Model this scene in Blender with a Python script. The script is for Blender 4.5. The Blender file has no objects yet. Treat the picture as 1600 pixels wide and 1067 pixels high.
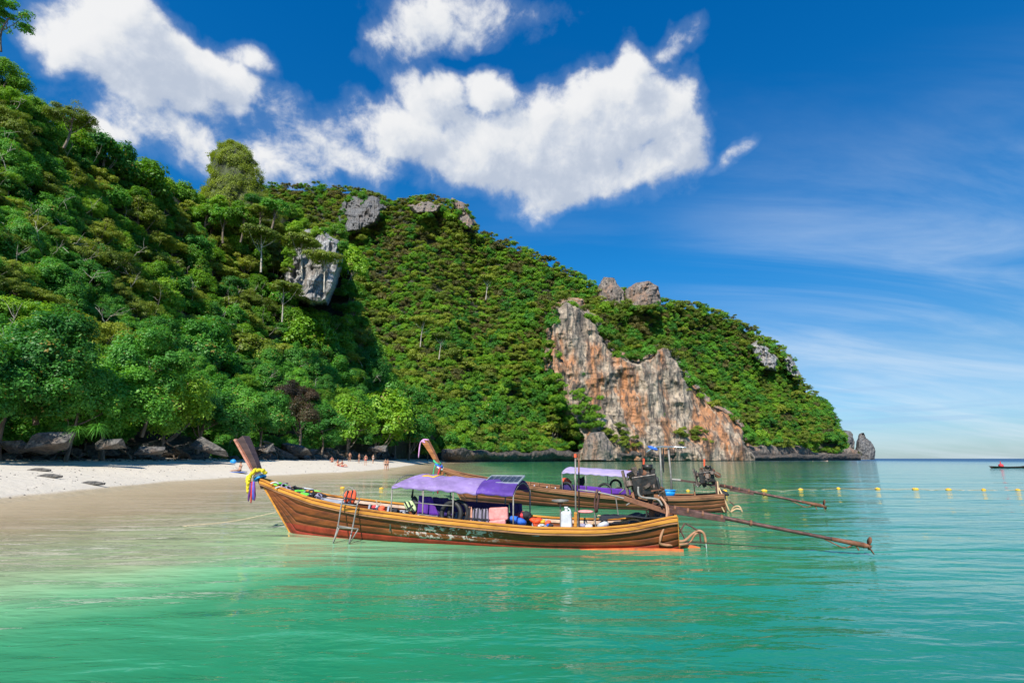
import bpy, bmesh, math, random
import numpy as np
from mathutils import Vector, Matrix

SC = bpy.context.scene
COL = SC.collection
R = math.radians

# ------------------------------------------------------------------ camera, sky, sun, exposure
F = 800.0                                # focal length in photo pixels (18 mm on 36 mm)
TH = math.atan(182.5 / F); CT, ST = math.cos(TH), math.sin(TH)
EYE = 1.8
cam_d = bpy.data.cameras.new('camera'); cam = bpy.data.objects.new('camera', cam_d); COL.objects.link(cam)
cam_d.lens = 18.0; cam_d.sensor_width = 36.0; cam_d.clip_start = 0.05; cam_d.clip_end = 20000
cam.location = (0, 0, EYE); cam.rotation_euler = (R(90) + TH, 0, 0)
SC.camera = cam
SC.view_settings.view_transform = 'Standard'; SC.view_settings.look = 'None'
SC.view_settings.gamma = 1; SC.view_settings.use_curve_mapping = False
SC.view_settings.exposure = 0.42

SUN_EL, SUN_AZ = 44.0, 196.0             # azimuth clockwise from +Y: behind the camera, to the left
sun_d = bpy.data.lights.new('sun', 'SUN'); sun = bpy.data.objects.new('sun', sun_d); COL.objects.link(sun)
sun_d.energy = 5.0; sun_d.angle = R(0.53); sun_d.color = (1.0, 0.94, 0.85)
sdir = Vector((math.sin(R(SUN_AZ)) * math.cos(R(SUN_EL)), math.cos(R(SUN_AZ)) * math.cos(R(SUN_EL)), math.sin(R(SUN_EL))))
sun.rotation_euler = sdir.to_track_quat('Z', 'Y').to_euler()

def ray(px, py):
    cx = (np.asarray(px, float) - 800) / F; cy = (533.5 - np.asarray(py, float)) / F
    return cx, CT - cy * ST, ST + cy * CT
def at(px, py, Y):
    """point seen at a photo pixel at ground distance Y"""
    x, y, z = ray(px, py); t = Y / y
    return np.stack(np.broadcast_arrays(x * t, Y + 0 * t, EYE + z * t), -1)
def on_z(px, py, z=0.0):
    x, y, zz = ray(px, py); t = (z - EYE) / zz
    return np.array([x * t, y * t, z])

# ---- world: Nishita sky with clouds
world = bpy.data.worlds.new("World"); SC.world = world; world.use_nodes = True
wt = world.node_tree; wt.nodes.clear()
class NT:
    def __init__(s, tree): s.t = tree
    def n(s, typ, **kw):
        nd = s.t.nodes.new(typ)
        for k, v in kw.items(): setattr(nd, k, v)
        return nd
    def put(s, sock, v):
        if isinstance(v, bpy.types.NodeSocket): s.t.links.new(v, sock)
        elif v is not None: sock.default_value = v
    def m(s, op, a, b=None, c=None, clamp=False):
        nd = s.n('ShaderNodeMath', operation=op, use_clamp=clamp)
        s.put(nd.inputs[0], a); s.put(nd.inputs[1], b) if b is not None else None
        if c is not None: s.put(nd.inputs[2], c)
        return nd.outputs[0]
    def vm(s, op, a, b=None):
        nd = s.n('ShaderNodeVectorMath', operation=op); s.put(nd.inputs[0], a)
        if b is not None: s.put(nd.inputs[1], b)
        return nd.outputs['Value'] if op in ('DOT_PRODUCT', 'LENGTH') else nd.outputs[0]
    def vs(s, a, k):
        nd = s.n('ShaderNodeVectorMath', operation='SCALE'); s.put(nd.inputs[0], a); s.put(nd.inputs[3], k); return nd.outputs[0]
    def noise(s, vec, scale, detail=5, rough=0.55, dist=0.0, out=0, lac=2.0):
        nd = s.n('ShaderNodeTexNoise'); s.put(nd.inputs['Vector'], vec); nd.inputs['Scale'].default_value = scale
        nd.inputs['Detail'].default_value = detail; nd.inputs['Roughness'].default_value = rough
        nd.inputs['Distortion'].default_value = dist; nd.inputs['Lacunarity'].default_value = lac
        return nd.outputs[out]
    def ss(s, v, a, b, lo=0.0, hi=1.0):
        nd = s.n('ShaderNodeMapRange', interpolation_type='SMOOTHSTEP'); s.put(nd.inputs[0], v)
        nd.inputs[1].default_value = a; nd.inputs[2].default_value = b; nd.inputs[3].default_value = lo; nd.inputs[4].default_value = hi
        return nd.outputs[0]
    def mix(s, f, a, b, bt='MIX'):
        nd = s.n('ShaderNodeMix', data_type='RGBA', blend_type=bt)
        s.put(nd.inputs[0], f); s.put(nd.inputs[6], c4(a)); s.put(nd.inputs[7], c4(b)); return nd.outputs[2]
    def ramp(s, f, stops, interp='LINEAR'):
        nd = s.n('ShaderNodeValToRGB'); s.put(nd.inputs[0], f); cr = nd.color_ramp; cr.interpolation = interp
        while len(cr.elements) < len(stops): cr.elements.new(0.5)
        for e, (p, c) in zip(cr.elements, stops): e.position = p; e.color = c4(c)
        return nd.outputs[0]
    def mapv(s, v, sc=(1, 1, 1), loc=(0, 0, 0), rot=(0, 0, 0)):
        nd = s.n('ShaderNodeMapping'); s.put(nd.inputs[0], v)
        nd.inputs['Location'].default_value = loc; nd.inputs['Rotation'].default_value = rot; nd.inputs['Scale'].default_value = sc
        return nd.outputs[0]
def c4(c):
    if isinstance(c, bpy.types.NodeSocket): return c
    return tuple(c) + (1.0,) if len(c) == 3 else tuple(c)

# (centre x, centre y, radius x, radius y, tilt deg, weight) of the cloud puffs, as seen in the sky
PUFFS = [(235, 88, 100, 62, 10, 1), (215, 35, 55, 42, 0, .95), (315, 108, 68, 34, 25, .9), (250, 150, 70, 38, 10, .8),
         (130, 72, 44, 26, 20, .5), (378, 98, 34, 24, 0, .6), (275, 225, 80, 30, 15, .5), (330, 262, 60, 24, 0, .4),
         (725, 14, 105, 32, 0, .52), (640, 30, 40, 42, 30, .48), (590, 60, 26, 30, 20, .42), (780, 25, 40, 22, 0, .4),
         (800, 238, 190, 62, 8, 1), (985, 108, 30, 46, -10, .9), (935, 185, 100, 66, -20, 1), (1070, 210, 42, 46, 0, .9),
         (680, 140, 62, 34, 15, .85), (640, 205, 105, 50, 0, .85), (765, 135, 46, 24, 0, .75), (860, 172, 60, 36, 0, .75), (1025, 175, 50, 50, 0, .8), (490, 215, 95, 40, 8, .46), (430, 250, 80, 40, 0, .42),
         (900, 292, 100, 32, -12, .85), (835, 335, 26, 20, 0, .45), (1000, 262, 68, 30, -15, .8), (560, 255, 80, 28, 5, .5),
         (1145, 249, 24, 8, -15, .28), (1045, 58, 34, 14, -20, .22), (160, 205, 40, 20, 0, .42),
         (2150, 250, 160, 60, 10, .9), (-260, 200, 170, 80, 0, 1), (-120, 520, 160, 60, 0, .8), (2200, 420, 200, 70, -10, .8)]
g = bpy.data.node_groups.new('cloud_density', 'ShaderNodeTree')
g.interface.new_socket('Dir', in_out='INPUT', socket_type='NodeSocketVector')
g.interface.new_socket('Density', in_out='OUTPUT', socket_type='NodeSocketFloat')
G = NT(g); gi = G.n('NodeGroupInput'); go = G.n('NodeGroupOutput')
D0 = gi.outputs[0]
warp = G.vs(G.vm('SUBTRACT', G.noise(D0, 6.0, 4, .55, out=1), (.5, .5, .5)), .13)
D1 = G.vm('ADD', D0, warp)
acc = None
for (px, py, rx, ry, tilt, w) in PUFFS:
    r = np.array(ray(px, py)); ln = np.linalg.norm(r); c = r / ln
    rt = np.cross(c, (0, 0, 1.)); rt /= np.linalg.norm(rt); up = np.cross(rt, c)
    a = R(tilt); e1 = rt * math.cos(a) - up * math.sin(a); e2 = rt * math.sin(a) + up * math.cos(a)
    e1 = e1 * F * ln / rx * .82; e2 = e2 * F * ln / ry * .82
    A = G.vm('DOT_PRODUCT', D1, tuple(e1)); B = G.vm('DOT_PRODUCT', D1, tuple(e2)); Cc = G.vm('DOT_PRODUCT', D1, tuple(c))
    r2 = G.m('MULTIPLY_ADD', B, B, G.m('MULTIPLY', A, A))
    fr = G.m('MULTIPLY', G.m('MINIMUM', Cc, 0.0), 60.0)
    v = G.m('MULTIPLY_ADD', r2, -w, G.m('ADD', fr, w))
    v = G.m('MAXIMUM', v, -1.0)
    acc = v if acc is None else G.m('SMOOTH_MAX', acc, v, 0.28)
nz = G.noise(D0, 5.5, 14, .62, .3)
nz2 = G.noise(D0, 26.0, 10, .62, .3)
d = G.m('ADD', acc, G.m('MULTIPLY', G.m('SUBTRACT', nz, .5), 2.1))
d = G.m('ADD', d, G.m('MULTIPLY', G.m('SUBTRACT', nz2, .5), .95))
G.put(go.inputs[0], d)

W = NT(wt)
sky = W.n('ShaderNodeTexSky', sky_type='NISHITA'); sky.sun_disc = False
sky.sun_elevation = R(SUN_EL); sky.sun_rotation = R(SUN_AZ); sky.air_density = 1.0; sky.dust_density = 0.25; sky.ozone_density = 3.0; sky.altitude = 0
vdir = W.vm('NORMALIZE', W.n('ShaderNodeTexCoord').outputs['Generated'])
def dens(v):
    nd = W.n('ShaderNodeGroup'); nd.node_tree = g; W.put(nd.inputs[0], v); return nd.outputs[0]
d1 = dens(vdir)
toward = Vector((-0.55, -0.15, 0.82)).normalized() * 0.05
d2 = dens(W.vm('ADD', vdir, tuple(toward)))
alpha = W.ss(d1, .0, .60)
lit = W.m('SUBTRACT', d1, d2)
shade = W.ss(W.m('SUBTRACT', W.m('MULTIPLY', d1, .42), lit), -.50, .72)
ccol = W.ramp(shade, [(0, (6.6, 6.65, 6.75)), (.45, (5.8, 6.0, 6.3)), (.75, (4.7, 5.1, 5.8)), (1, (3.8, 4.3, 5.2))])
sep = W.n('ShaderNodeSeparateXYZ'); W.put(sep.inputs[0], vdir)
# deep polarised blue overhead, pale at the horizon
hs = W.n('ShaderNodeHueSaturation'); W.put(hs.inputs['Color'], sky.outputs[0])
hs.inputs['Saturation'].default_value = 1.22; hs.inputs['Value'].default_value = 1.0
grade = W.ramp(W.m('MULTIPLY', sep.outputs[2], 1.0, clamp=True), [(0, (.38, .54, .80)), (.08, (.50, .68, .85)), (.16, (.54, .76, .86)), (.35, (.15, .86, 1.12)), (.7, (.01, .93, 1.32)), (1, (.01, .9, 1.3))])
skyc = W.mix(1.0, hs.outputs[0], grade, 'MULTIPLY')
# thin high streaks, low in the sky to the right
proj = W.n('ShaderNodeCombineXYZ'); zz = W.m('ADD', W.m('MAXIMUM', sep.outputs[2], 0.0), .22)
W.put(proj.inputs[0], W.m('DIVIDE', sep.outputs[0], zz)); W.put(proj.inputs[1], W.m('DIVIDE', sep.outputs[1], zz))
st = W.noise(W.mapv(proj.outputs[0], sc=(.55, 2.0, 1), rot=(0, 0, R(-24))), 1.3, 8, .6, .7)
cw = W.ss(W.noise(proj.outputs[0], .55, 2, .5), .40, .62)
side = W.ss(W.vm('DOT_PRODUCT', vdir, (.72, .64, .22)), .80, .97)
low = W.ss(sep.outputs[2], .60, .18)
ci = W.m('MULTIPLY', W.m('MULTIPLY', W.ss(st, .30, .82), side), W.m('MULTIPLY', low, .62))
ci = W.m('ADD', ci, W.m('MULTIPLY', W.m('MULTIPLY', W.ss(st, .45, .8), cw), .10))
skyc = W.mix(ci, skyc, (5.6, 6.4, 7.2))
# two thin grey bars low over the sea
bar = W.noise(W.mapv(vdir, sc=(3.0, 3.0, 60)), 1.0, 4, .5)
bw = W.m('MULTIPLY', W.ss(sep.outputs[2], .02, .05), W.ss(sep.outputs[2], .17, .12))
skyc = W.mix(W.m('MULTIPLY', W.m('MULTIPLY', W.ss(bar, .56, .68), bw), .35), skyc, (2.6, 4.2, 6.3))
# veil near clouds
skyc = W.mix(W.m('MULTIPLY', W.ss(d1, -.45, .15), .10), skyc, (5.6, 6.3, 7.2))
fin = W.mix(alpha, skyc, ccol)
bg = W.n('ShaderNodeBackground'); W.put(bg.inputs[0], fin); bg.inputs[1].default_value = 0.1
wo = W.n('ShaderNodeOutputWorld'); wt.links.new(bg.outputs[0], wo.inputs[0])

# ------------------------------------------------------------------ helpers
def tag(o, label=None, cat=None, group=None, kind=None):
    if label: o['label'] = label
    if cat: o['category'] = cat
    if group: o['group'] = group
    if kind: o['kind'] = kind
    return o
def empty(name, loc=(0, 0, 0), rz=0.0):
    o = bpy.data.objects.new(name, None); COL.objects.link(o); o.location = loc; o.rotation_euler = (0, 0, rz); o.empty_display_size = .2
    return o
def link(name, mesh, parent=None, loc=None):
    o = bpy.data.objects.new(name, mesh); COL.objects.link(o)
    if parent: o.parent = parent
    if loc is not None: o.location = loc
    return o
def np_mesh(name, verts, faces, mats=None, smooth=False, midx=None):
    """verts (n,3), faces (m,k) arrays"""
    verts = np.asarray(verts, np.float32); faces = np.asarray(faces, np.int32)
    me = bpy.data.meshes.new(name); k = faces.shape[1]; m = len(faces)
    me.vertices.add(len(verts)); me.vertices.foreach_set('co', verts.ravel())
    me.loops.add(m * k); me.loops.foreach_set('vertex_index', faces.ravel())
    me.polygons.add(m); me.polygons.foreach_set('loop_start', np.arange(0, m * k, k, dtype=np.int32))
    try: me.polygons.foreach_set('loop_total', np.full(m, k, np.int32))
    except Exception: pass
    if smooth: me.polygons.foreach_set('use_smooth', np.ones(m, bool))
    for mt in (mats or []): me.materials.append(mt)
    if midx is not None: me.polygons.foreach_set('material_index', np.asarray(midx, np.int32))
    me.update(calc_edges=True); me.validate()
    return me
def grid_faces(nr, nc):
    i = np.arange(nr - 1)[:, None] * nc + np.arange(nc - 1)[None, :]
    return np.stack([i, i + 1, i + nc + 1, i + nc], -1).reshape(-1, 4)
_perm = np.random.RandomState(5).rand(65536)
def _h(ix, iy, iz):
    return _perm[(ix * 374761393 + iy * 668265263 + iz * 2147483647 + (ix ^ (iy << 3)) * 97) & 65535]
def vnoise(x, y, z=0.0):
    x, y, z = np.broadcast_arrays(np.asarray(x, float), np.asarray(y, float), np.asarray(z, float))
    xi, yi, zi = np.floor(x).astype(np.int64), np.floor(y).astype(np.int64), np.floor(z).astype(np.int64)
    u, v, w = x - xi, y - yi, z - zi
    u, v, w = [t * t * (3 - 2 * t) for t in (u, v, w)]
    def L(a, b, t): return a + (b - a) * t
    r = [[L(_h(xi, yi + j, zi + k), _h(xi + 1, yi + j, zi + k), u) for j in (0, 1)] for k in (0, 1)]
    return L(L(r[0][0], r[0][1], v), L(r[1][0], r[1][1], v), w)
def fbm(x, y, z=0.0, o=4, g=.5):
    s = 0; a = 1; t = 0
    for k in range(o):
        s = s + a * vnoise(np.asarray(x) * 2 ** k + 17.3 * k, np.asarray(y) * 2 ** k + 5.1 * k, np.asarray(z) * 2 ** k + 3.7 * k); t += a; a *= g
    return s / t
def ridge(x, y, z=0.0, o=4):
    s = 0; a = 1; t = 0
    for k in range(o):
        s = s + a * (1 - abs(2 * vnoise(np.asarray(x) * 2 ** k + 9.3 * k, np.asarray(y) * 2 ** k + 2.1 * k, np.asarray(z) * 2 ** k) - 1)); t += a; a *= .5
    return s / t
def sstep(a, b, x):
    t = np.clip((np.asarray(x, float) - a) / (b - a), 0, 1); return t * t * (3 - 2 * t)

_mc = {}
def mat(name, col, rough=.7, metal=0.0, var=.12, vs=6.0, bump=0.0, bs=20.0, col2=None, spec=None, stretch=(1, 1, 1), dirt=None):
    """plain surface with blotchy variation, optional second colour, dirt and relief"""
    if name in _mc: return _mc[name]
    m = bpy.data.materials.new(name); m.use_nodes = True; N = NT(m.node_tree); b = m.node_tree.nodes['Principled BSDF']
    co = N.mapv(N.n('ShaderNodeTexCoord').outputs['Object'], sc=stretch)
    n1 = N.noise(co, vs, 6, .6)
    lo = tuple(max(0, c * (1 - var * 2)) for c in col); hi = tuple(min(1, c * (1 + var * 2)) for c in col)
    c = N.mix(N.ss(n1, .3, .7), lo, hi)
    if col2: c = N.mix(N.ss(N.noise(co, vs * .6, 5, .65), .5, .62), c, col2)
    if dirt: c = N.mix(N.m('MULTIPLY', N.ss(N.noise(co, vs * 2.3, 8, .7), .52, .7), dirt[3]), c, dirt[:3])
    N.put(b.inputs['Base Color'], c)
    N.put(b.inputs['Roughness'], N.ss(N.noise(co, vs * 1.7, 4), .2, .8, max(.02, rough - .1), min(1, rough + .1)))
    b.inputs['Metallic'].default_value = metal
    if spec is not None: b.inputs['Specular IOR Level'].default_value = spec
    if bump:
        bp = N.n('ShaderNodeBump'); bp.inputs['Strength'].default_value = bump; bp.inputs['Distance'].default_value = .02
        N.put(bp.inputs['Height'], N.noise(co, bs, 6, .6)); N.put(b.inputs['Normal'], bp.outputs[0])
    _mc[name] = m; return m

# ------------------------------------------------------------------ shore line, sand and sea
SHX = np.array([-60, 0, 10, 20, 26, 37, 46, 57, 70, 82, 110, 150, 200, 260, 320, 380, 430, 500, 545, 546, 9000.])
SHV = np.array([-27, -21.5, -20.9, -20.6, -21.3, -23.6, -23.4, -21.6, -19.0, -19.2, -22.0, -26.5, -31, -30, 10, 60, 150, 290, 385, 385, 386.])
def shore_x(y): return np.interp(y, SHX, SHV)
def sea_depth(x, y):
    near = np.interp(y, SHX[:13], SHV[:13])
    w = 7 * (fbm(np.asarray(x) * .06, np.asarray(y) * .045, 3.3, 4) - .5) * sstep(4, 16, x - near)
    d = x - near + w
    dp = np.where(d > 0, (.0225 * np.minimum(d, 25) + .018 * np.clip(d - 14, 0, 17) ** 1.7 + .02 * np.clip(d - 30, 0, None) + .0001 * np.clip(d - 60, 0, 400) ** 2) * (1 + 1.7 * sstep(11, 2.2, y + 1.6 * (fbm(np.asarray(x) * .3, np.asarray(y) * .3, 8, 3) - .5))), 0)
    return dp
def sand_h(x, y):
    d = shore_x(y) - x
    up = .85 * (1 - np.exp(-np.clip(d, 0, None) / 4.5)) + .055 * np.clip(d, 0, 40)
    dn = .028 * d - .0066 * np.clip(-d - 8, 0, None)
    h = np.where(d > 0, up, dn)
    return h + .05 * (fbm(x * .5, y * .5, 1, 3) - .5) * np.clip(d / 3, 0, 1) + .03 * (fbm(x * 2.1, y * 2.1, 1, 3) - .5) * np.clip(d / 2, 0, 1)

def sand_material():
    m = bpy.data.materials.new('sand'); m.use_nodes = True; N = NT(m.node_tree); b = m.node_tree.nodes['Principled BSDF']
    tc = N.n('ShaderNodeTexCoord').outputs['Object']; s = N.n('ShaderNodeSeparateXYZ'); N.put(s.inputs[0], tc)
    zed = N.m('ADD', s.outputs[2], N.m('MULTIPLY', N.m('SUBTRACT', N.noise(N.mapv(tc, sc=(1, .35, 1)), .5, 5), .5), .22))
    dry = N.mix(N.noise(tc, 1.2, 8, .65), (.55, .48, .37), (.68, .605, .49))
    wet = N.mix(N.noise(tc, .8, 6, .6), (.48, .37, .23), (.58, .46, .30))
    w = N.ss(zed, .12, .24)
    c = N.mix(w, wet, dry)
    spk = N.ss(N.noise(tc, 9.0, 3, .7), .66, .70)
    c = N.mix(N.m('MULTIPLY', N.m('MULTIPLY', spk, w), .55), c, (.16, .12, .09))
    N.put(b.inputs['Base Color'], c); N.put(b.inputs['Roughness'], N.ss(zed, .1, .3, .35, .95))
    bp = N.n('ShaderNodeBump'); bp.inputs['Strength'].default_value = .6; bp.inputs['Distance'].default_value = .09
    N.put(bp.inputs['Height'], N.m('ADD', N.noise(tc, 3.0, 8, .65), N.m('MULTIPLY', N.noise(tc, .9, 3), 1.5))); N.put(b.inputs['Normal'], bp.outputs[0])
    return m
nr, nc = 420, 300
yy = -40 + 380 * np.linspace(0, 1, nr) ** 1.7; t = np.linspace(-1, 1, nc)
X = shore_x(yy)[:, None] + (np.sign(t) * abs(t) ** 1.5)[None, :] * 48; Y = yy[:, None] + 0 * X
V = np.stack([X, Y, sand_h(X, Y)], -1).reshape(-1, 3)
tag(link('beach_sand', np_mesh('beach_sand', V, grid_faces(nr, nc), [sand_material()], True)), kind='structure')
# sea bed / ground sheet to the horizon
gm = mat('sea_bed', (.30, .27, .2), .9, vs=.02)
V = [(-14000, -14000, -40), (14000, -14000, -40), (14000, 14000, -40), (-14000, 14000, -40)]
tag(link('sea_bed', np_mesh('sea_bed', V, [(0, 1, 2, 3)], [gm])), kind='structure')

def water_material():
    m = bpy.data.materials.new('sea_water'); m.use_nodes = True; N = NT(m.node_tree); b = m.node_tree.nodes['Principled BSDF']
    at_ = N.n('ShaderNodeAttribute', attribute_name='depth'); dp = at_.outputs['Fac']
    tc = N.n('ShaderNodeTexCoord').outputs['Object']
    dp = N.m('MULTIPLY', dp, N.ss(N.noise(N.mapv(tc, sc=(.10, .22, 1)), 1.0, 5, .55, .4), .2, .8, .72, 1.3))
    lg = N.m('DIVIDE', N.m('LOGARITHM', N.m('ADD', N.m('MULTIPLY', dp, 8), 1.0), 2.718), 5.6)   # 0..1 for 0..~34 m
    c = N.ramp(lg, [(0, (.50, .38, .22)), (.14, (.50, .385, .23)), (.215, (.40, .42, .25)), (.285, (.31, .50, .27)), (.34, (.18, .46, .235)), (.41, (.055, .30, .145)),
                    (.52, (.016, .225, .108)), (.66, (.006, .16, .095)), (.78, (.002, .085, .115)), (.90, (.001, .050, .13)), (1, (.001, .030, .10))])
    N.put(b.inputs['Base Color'], c)
    N.put(b.inputs['Roughness'], N.ss(at_.outputs['Fac'], 3.0, 22.0, .045, .34)); b.inputs['IOR'].default_value = 1.33
    N.put(b.inputs['Alpha'], N.ss(dp, .0, .34, .12, 1.0))
    h = N.m('MULTIPLY', N.noise(N.mapv(tc, sc=(.55, 1.5, 1), rot=(0, 0, R(8))), 1.3, 4, .5, .3), 1.6)
    h = N.m('ADD', h, N.m('MULTIPLY', N.noise(N.mapv(tc, sc=(.7, 1.4, 1), rot=(0, 0, R(-14))), 5.5, 3, .5, .2), .16))
    h = N.m('ADD', h, N.m('ADD', N.m('MULTIPLY', N.noise(N.mapv(tc, sc=(.30, 1.0, 1)), .14, 3, .5), 9), N.m('MULTIPLY', N.noise(N.mapv(tc, sc=(.35, 1.0, 1), rot=(0, 0, R(12))), .42, 3, .5), 4)))
    bp = N.n('ShaderNodeBump'); bp.inputs['Strength'].default_value = 1.0; bp.inputs['Distance'].default_value = .036
    N.put(bp.inputs['Height'], h); N.put(b.inputs['Normal'], bp.outputs[0])
    return m
def wave(x, y, cell):
    z = 0
    for (wl, ang, amp, k) in [(5.2, 80, .026, 1), (2.9, 96, .015, 2), (1.7, 72, .007, 3), (1.05, 104, .0036, 4), (.66, 86, .0018, 5)]:
        a = R(ang); u = (x * math.cos(a) + y * math.sin(a)) / wl; v = (-x * math.sin(a) + y * math.cos(a)) / wl
        n = ridge(u * 1.0 + 7 * k, v * .34 + 3 * k, k * 3.1, 1) ** 2 - .35
        n = n + .8 * (vnoise(u * 1.3, v * .5, k * 9.7) - .5)
        z = z + amp * n * 1.35 * (1 - sstep(wl / 9, wl / 3, cell))
    return z
nrow, ncol = 760, 520
dist = .7 * (9500 / .7) ** (np.linspace(0, 1, nrow)); ang = np.radians(np.linspace(-100, 100, ncol))
X = np.sin(ang)[None, :] * dist[:, None]; Y = np.cos(ang)[None, :] * dist[:, None]
cell = (dist * .0125)[:, None] + 0 * X
Z = wave(X, Y, cell)
dpt = sea_depth(X, Y); Z = Z * np.clip(dpt / .3, .25, 1)
me = np_mesh('sea_water', np.stack([X, Y, Z], -1).reshape(-1, 3), grid_faces(nrow, ncol)[:, ::-1], [water_material()], True)
a = me.attributes.new('depth', 'FLOAT', 'POINT'); a.data.foreach_set('value', dpt.ravel().astype(np.float32))
tag(link('sea_water', me), kind='structure')

# ------------------------------------------------------------------ foliage
def leaf_material(name, c_lo, c_mid, c_hi, trans=.34, dry=None):
    m = bpy.data.materials.new(name); m.use_nodes = True; N = NT(m.node_tree); b = m.node_tree.nodes['Principled BSDF']
    oi = N.n('ShaderNodeObjectInfo').outputs['Random']; tc = N.n('ShaderNodeTexCoord').outputs['Object']
    f = N.m('ADD', N.m('MULTIPLY', oi, .75), N.m('MULTIPLY', N.noise(tc, .9, 4, .7), .5))
    f = N.m('SUBTRACT', f, .12)
    at_ = N.n('ShaderNodeAttribute', attribute_name='tint').outputs['Fac']
    f = N.m('ADD', f, N.m('MULTIPLY', N.m('SUBTRACT', at_, .5), .55))
    c = N.ramp(f, [(0, c_lo), (.5, c_mid), (1, c_hi)])
    if dry: c = N.mix(N.ss(at_, .93, .97), c, dry)
    N.put(b.inputs['Base Color'], c); b.inputs['Roughness'].default_value = .5; b.inputs['Specular IOR Level'].default_value = .35
    tr = N.n('ShaderNodeBsdfTranslucent'); N.put(tr.inputs[0], N.mix(1.0, c, (1.5, 1.5, .6), 'MULTIPLY'))
    mx = N.n('ShaderNodeMixShader'); mx.inputs[0].default_value = trans
    m.node_tree.links.new(b.outputs[0], mx.inputs[1]); m.node_tree.links.new(tr.outputs[0], mx.inputs[2])
    m.node_tree.links.new(mx.outputs[0], m.node_tree.nodes['Material Output'].inputs[0])
    return m
LM = {
 'deep': leaf_material('leaves_deep_green', (0.038, 0.160, 0.028), (0.090, 0.288, 0.036), (0.179, 0.422, 0.046), dry=(.30, .22, .04)),
 'fresh': leaf_material('leaves_fresh_green', (0.077, 0.205, 0.018), (0.160, 0.339, 0.023), (0.294, 0.474, 0.036), dry=(.25, .2, .05)),
 'olive': leaf_material('leaves_olive', (0.096, 0.154, 0.020), (0.192, 0.262, 0.028), (0.333, 0.384, 0.046), dry=(.3, .24, .1)),
 'brown': leaf_material('leaves_brown_olive', (.085, .10, .03), (.15, .145, .045), (.22, .19, .06)),
 'dry': leaf_material('leaves_dry_brown', (.045, .04, .028), (.085, .055, .035), (.06, .09, .02), dry=(.2, .1, .06)),
}
bark = mat('bark', (.17, .13, .095), .9, var=.25, vs=4, bump=.5, bs=30, stretch=(1, 1, .2))
bark_pale = mat('bark_pale', (.42, .37, .30), .9, var=.25, vs=4, stretch=(1, 1, .2))

def leaf_quads(P, Nrm, size, rng, tint):
    n = len(P)
    t = np.cross(Nrm, rng.normal(size=(n, 3))); t /= np.linalg.norm(t, axis=1)[:, None] + 1e-9
    b = np.cross(Nrm, t); s = (size * rng.uniform(.7, 1.3, n))[:, None]
    c1 = P - t * s * .5; c3 = P + t * s * .5 - Nrm * s * .1; w = .27
    c2 = P + b * s * w + Nrm * s * .05; c4_ = P - b * s * w + Nrm * s * .05
    V = np.stack([c1, c2, c3, c4_], 1).reshape(-1, 3)
    return V, np.arange(n * 4).reshape(-1, 4), tint
def crown_mesh(name, seed, rx, rz, puffs, lpp, leaf, material, puff_r=.3, droop=.25, flat=1.0, lobes=13):
    rng = np.random.RandomState(seed)
    nl = lobes; i = np.arange(nl) + .5
    zc = 1 - (1 + droop) * i / nl; ph = i * 2.39996 + seed
    rr = np.sqrt(np.clip(1 - zc ** 2, 0, 1)); q = rng.uniform(.50, .80, nl)
    LC = np.stack([np.cos(ph) * rr, np.sin(ph) * rr, zc], 1) * q[:, None] + rng.normal(size=(nl, 3)) * .07
    lr = rng.uniform(.26, .46, nl) * (12 / nl) ** .3
    w_ = lr ** 2 / (lr ** 2).sum(); which = rng.choice(nl, puffs, p=w_)
    dv = rng.normal(size=(puffs, 3)); dv /= np.linalg.norm(dv, axis=1)[:, None]; dv[:, 2] = np.where(dv[:, 2] < -.3, -dv[:, 2], dv[:, 2])
    C = LC[which] + dv * (lr[which] * rng.uniform(.6, 1.0, puffs))[:, None] * np.array([1, 1, .95])
    pr = puff_r * .85 * rng.uniform(.65, 1.35, puffs)
    k = int(lpp)
    dirs = rng.normal(size=(puffs, k, 3)); dirs /= np.linalg.norm(dirs, axis=2)[..., None]
    dirs[..., 2] = np.where(dirs[..., 2] < -.75, -dirs[..., 2], dirs[..., 2])
    rad = rng.uniform(.55, 1.05, (puffs, k))
    sc = np.array([rx, rx, rz])
    P = C[:, None, :] * sc + dirs * (pr[:, None] * rad)[..., None] * np.array([rx, rx, rx * .92 * flat])
    Nn = .7 * dirs + .55 * (dv * .6 + C * .4)[:, None, :] + np.array([0, 0, .45]) + rng.normal(size=P.shape) * .42
    Nn /= np.linalg.norm(Nn, axis=2)[..., None]
    P = P.reshape(-1, 3); Nn = Nn.reshape(-1, 3)
    tint = np.clip(np.repeat(rng.uniform(.2, .8, puffs), k) + rng.normal(size=len(P)) * .16, 0, 1)
    V, Fc, tint = leaf_quads(P, Nn, np.full(len(P), leaf), rng, tint)
    me = np_mesh(name, V, Fc, [material])
    a = me.attributes.new('tint', 'FLOAT', 'FACE'); a.data.foreach_set('value', tint.astype(np.float32))
    return me, C * sc, pr * rx
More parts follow.
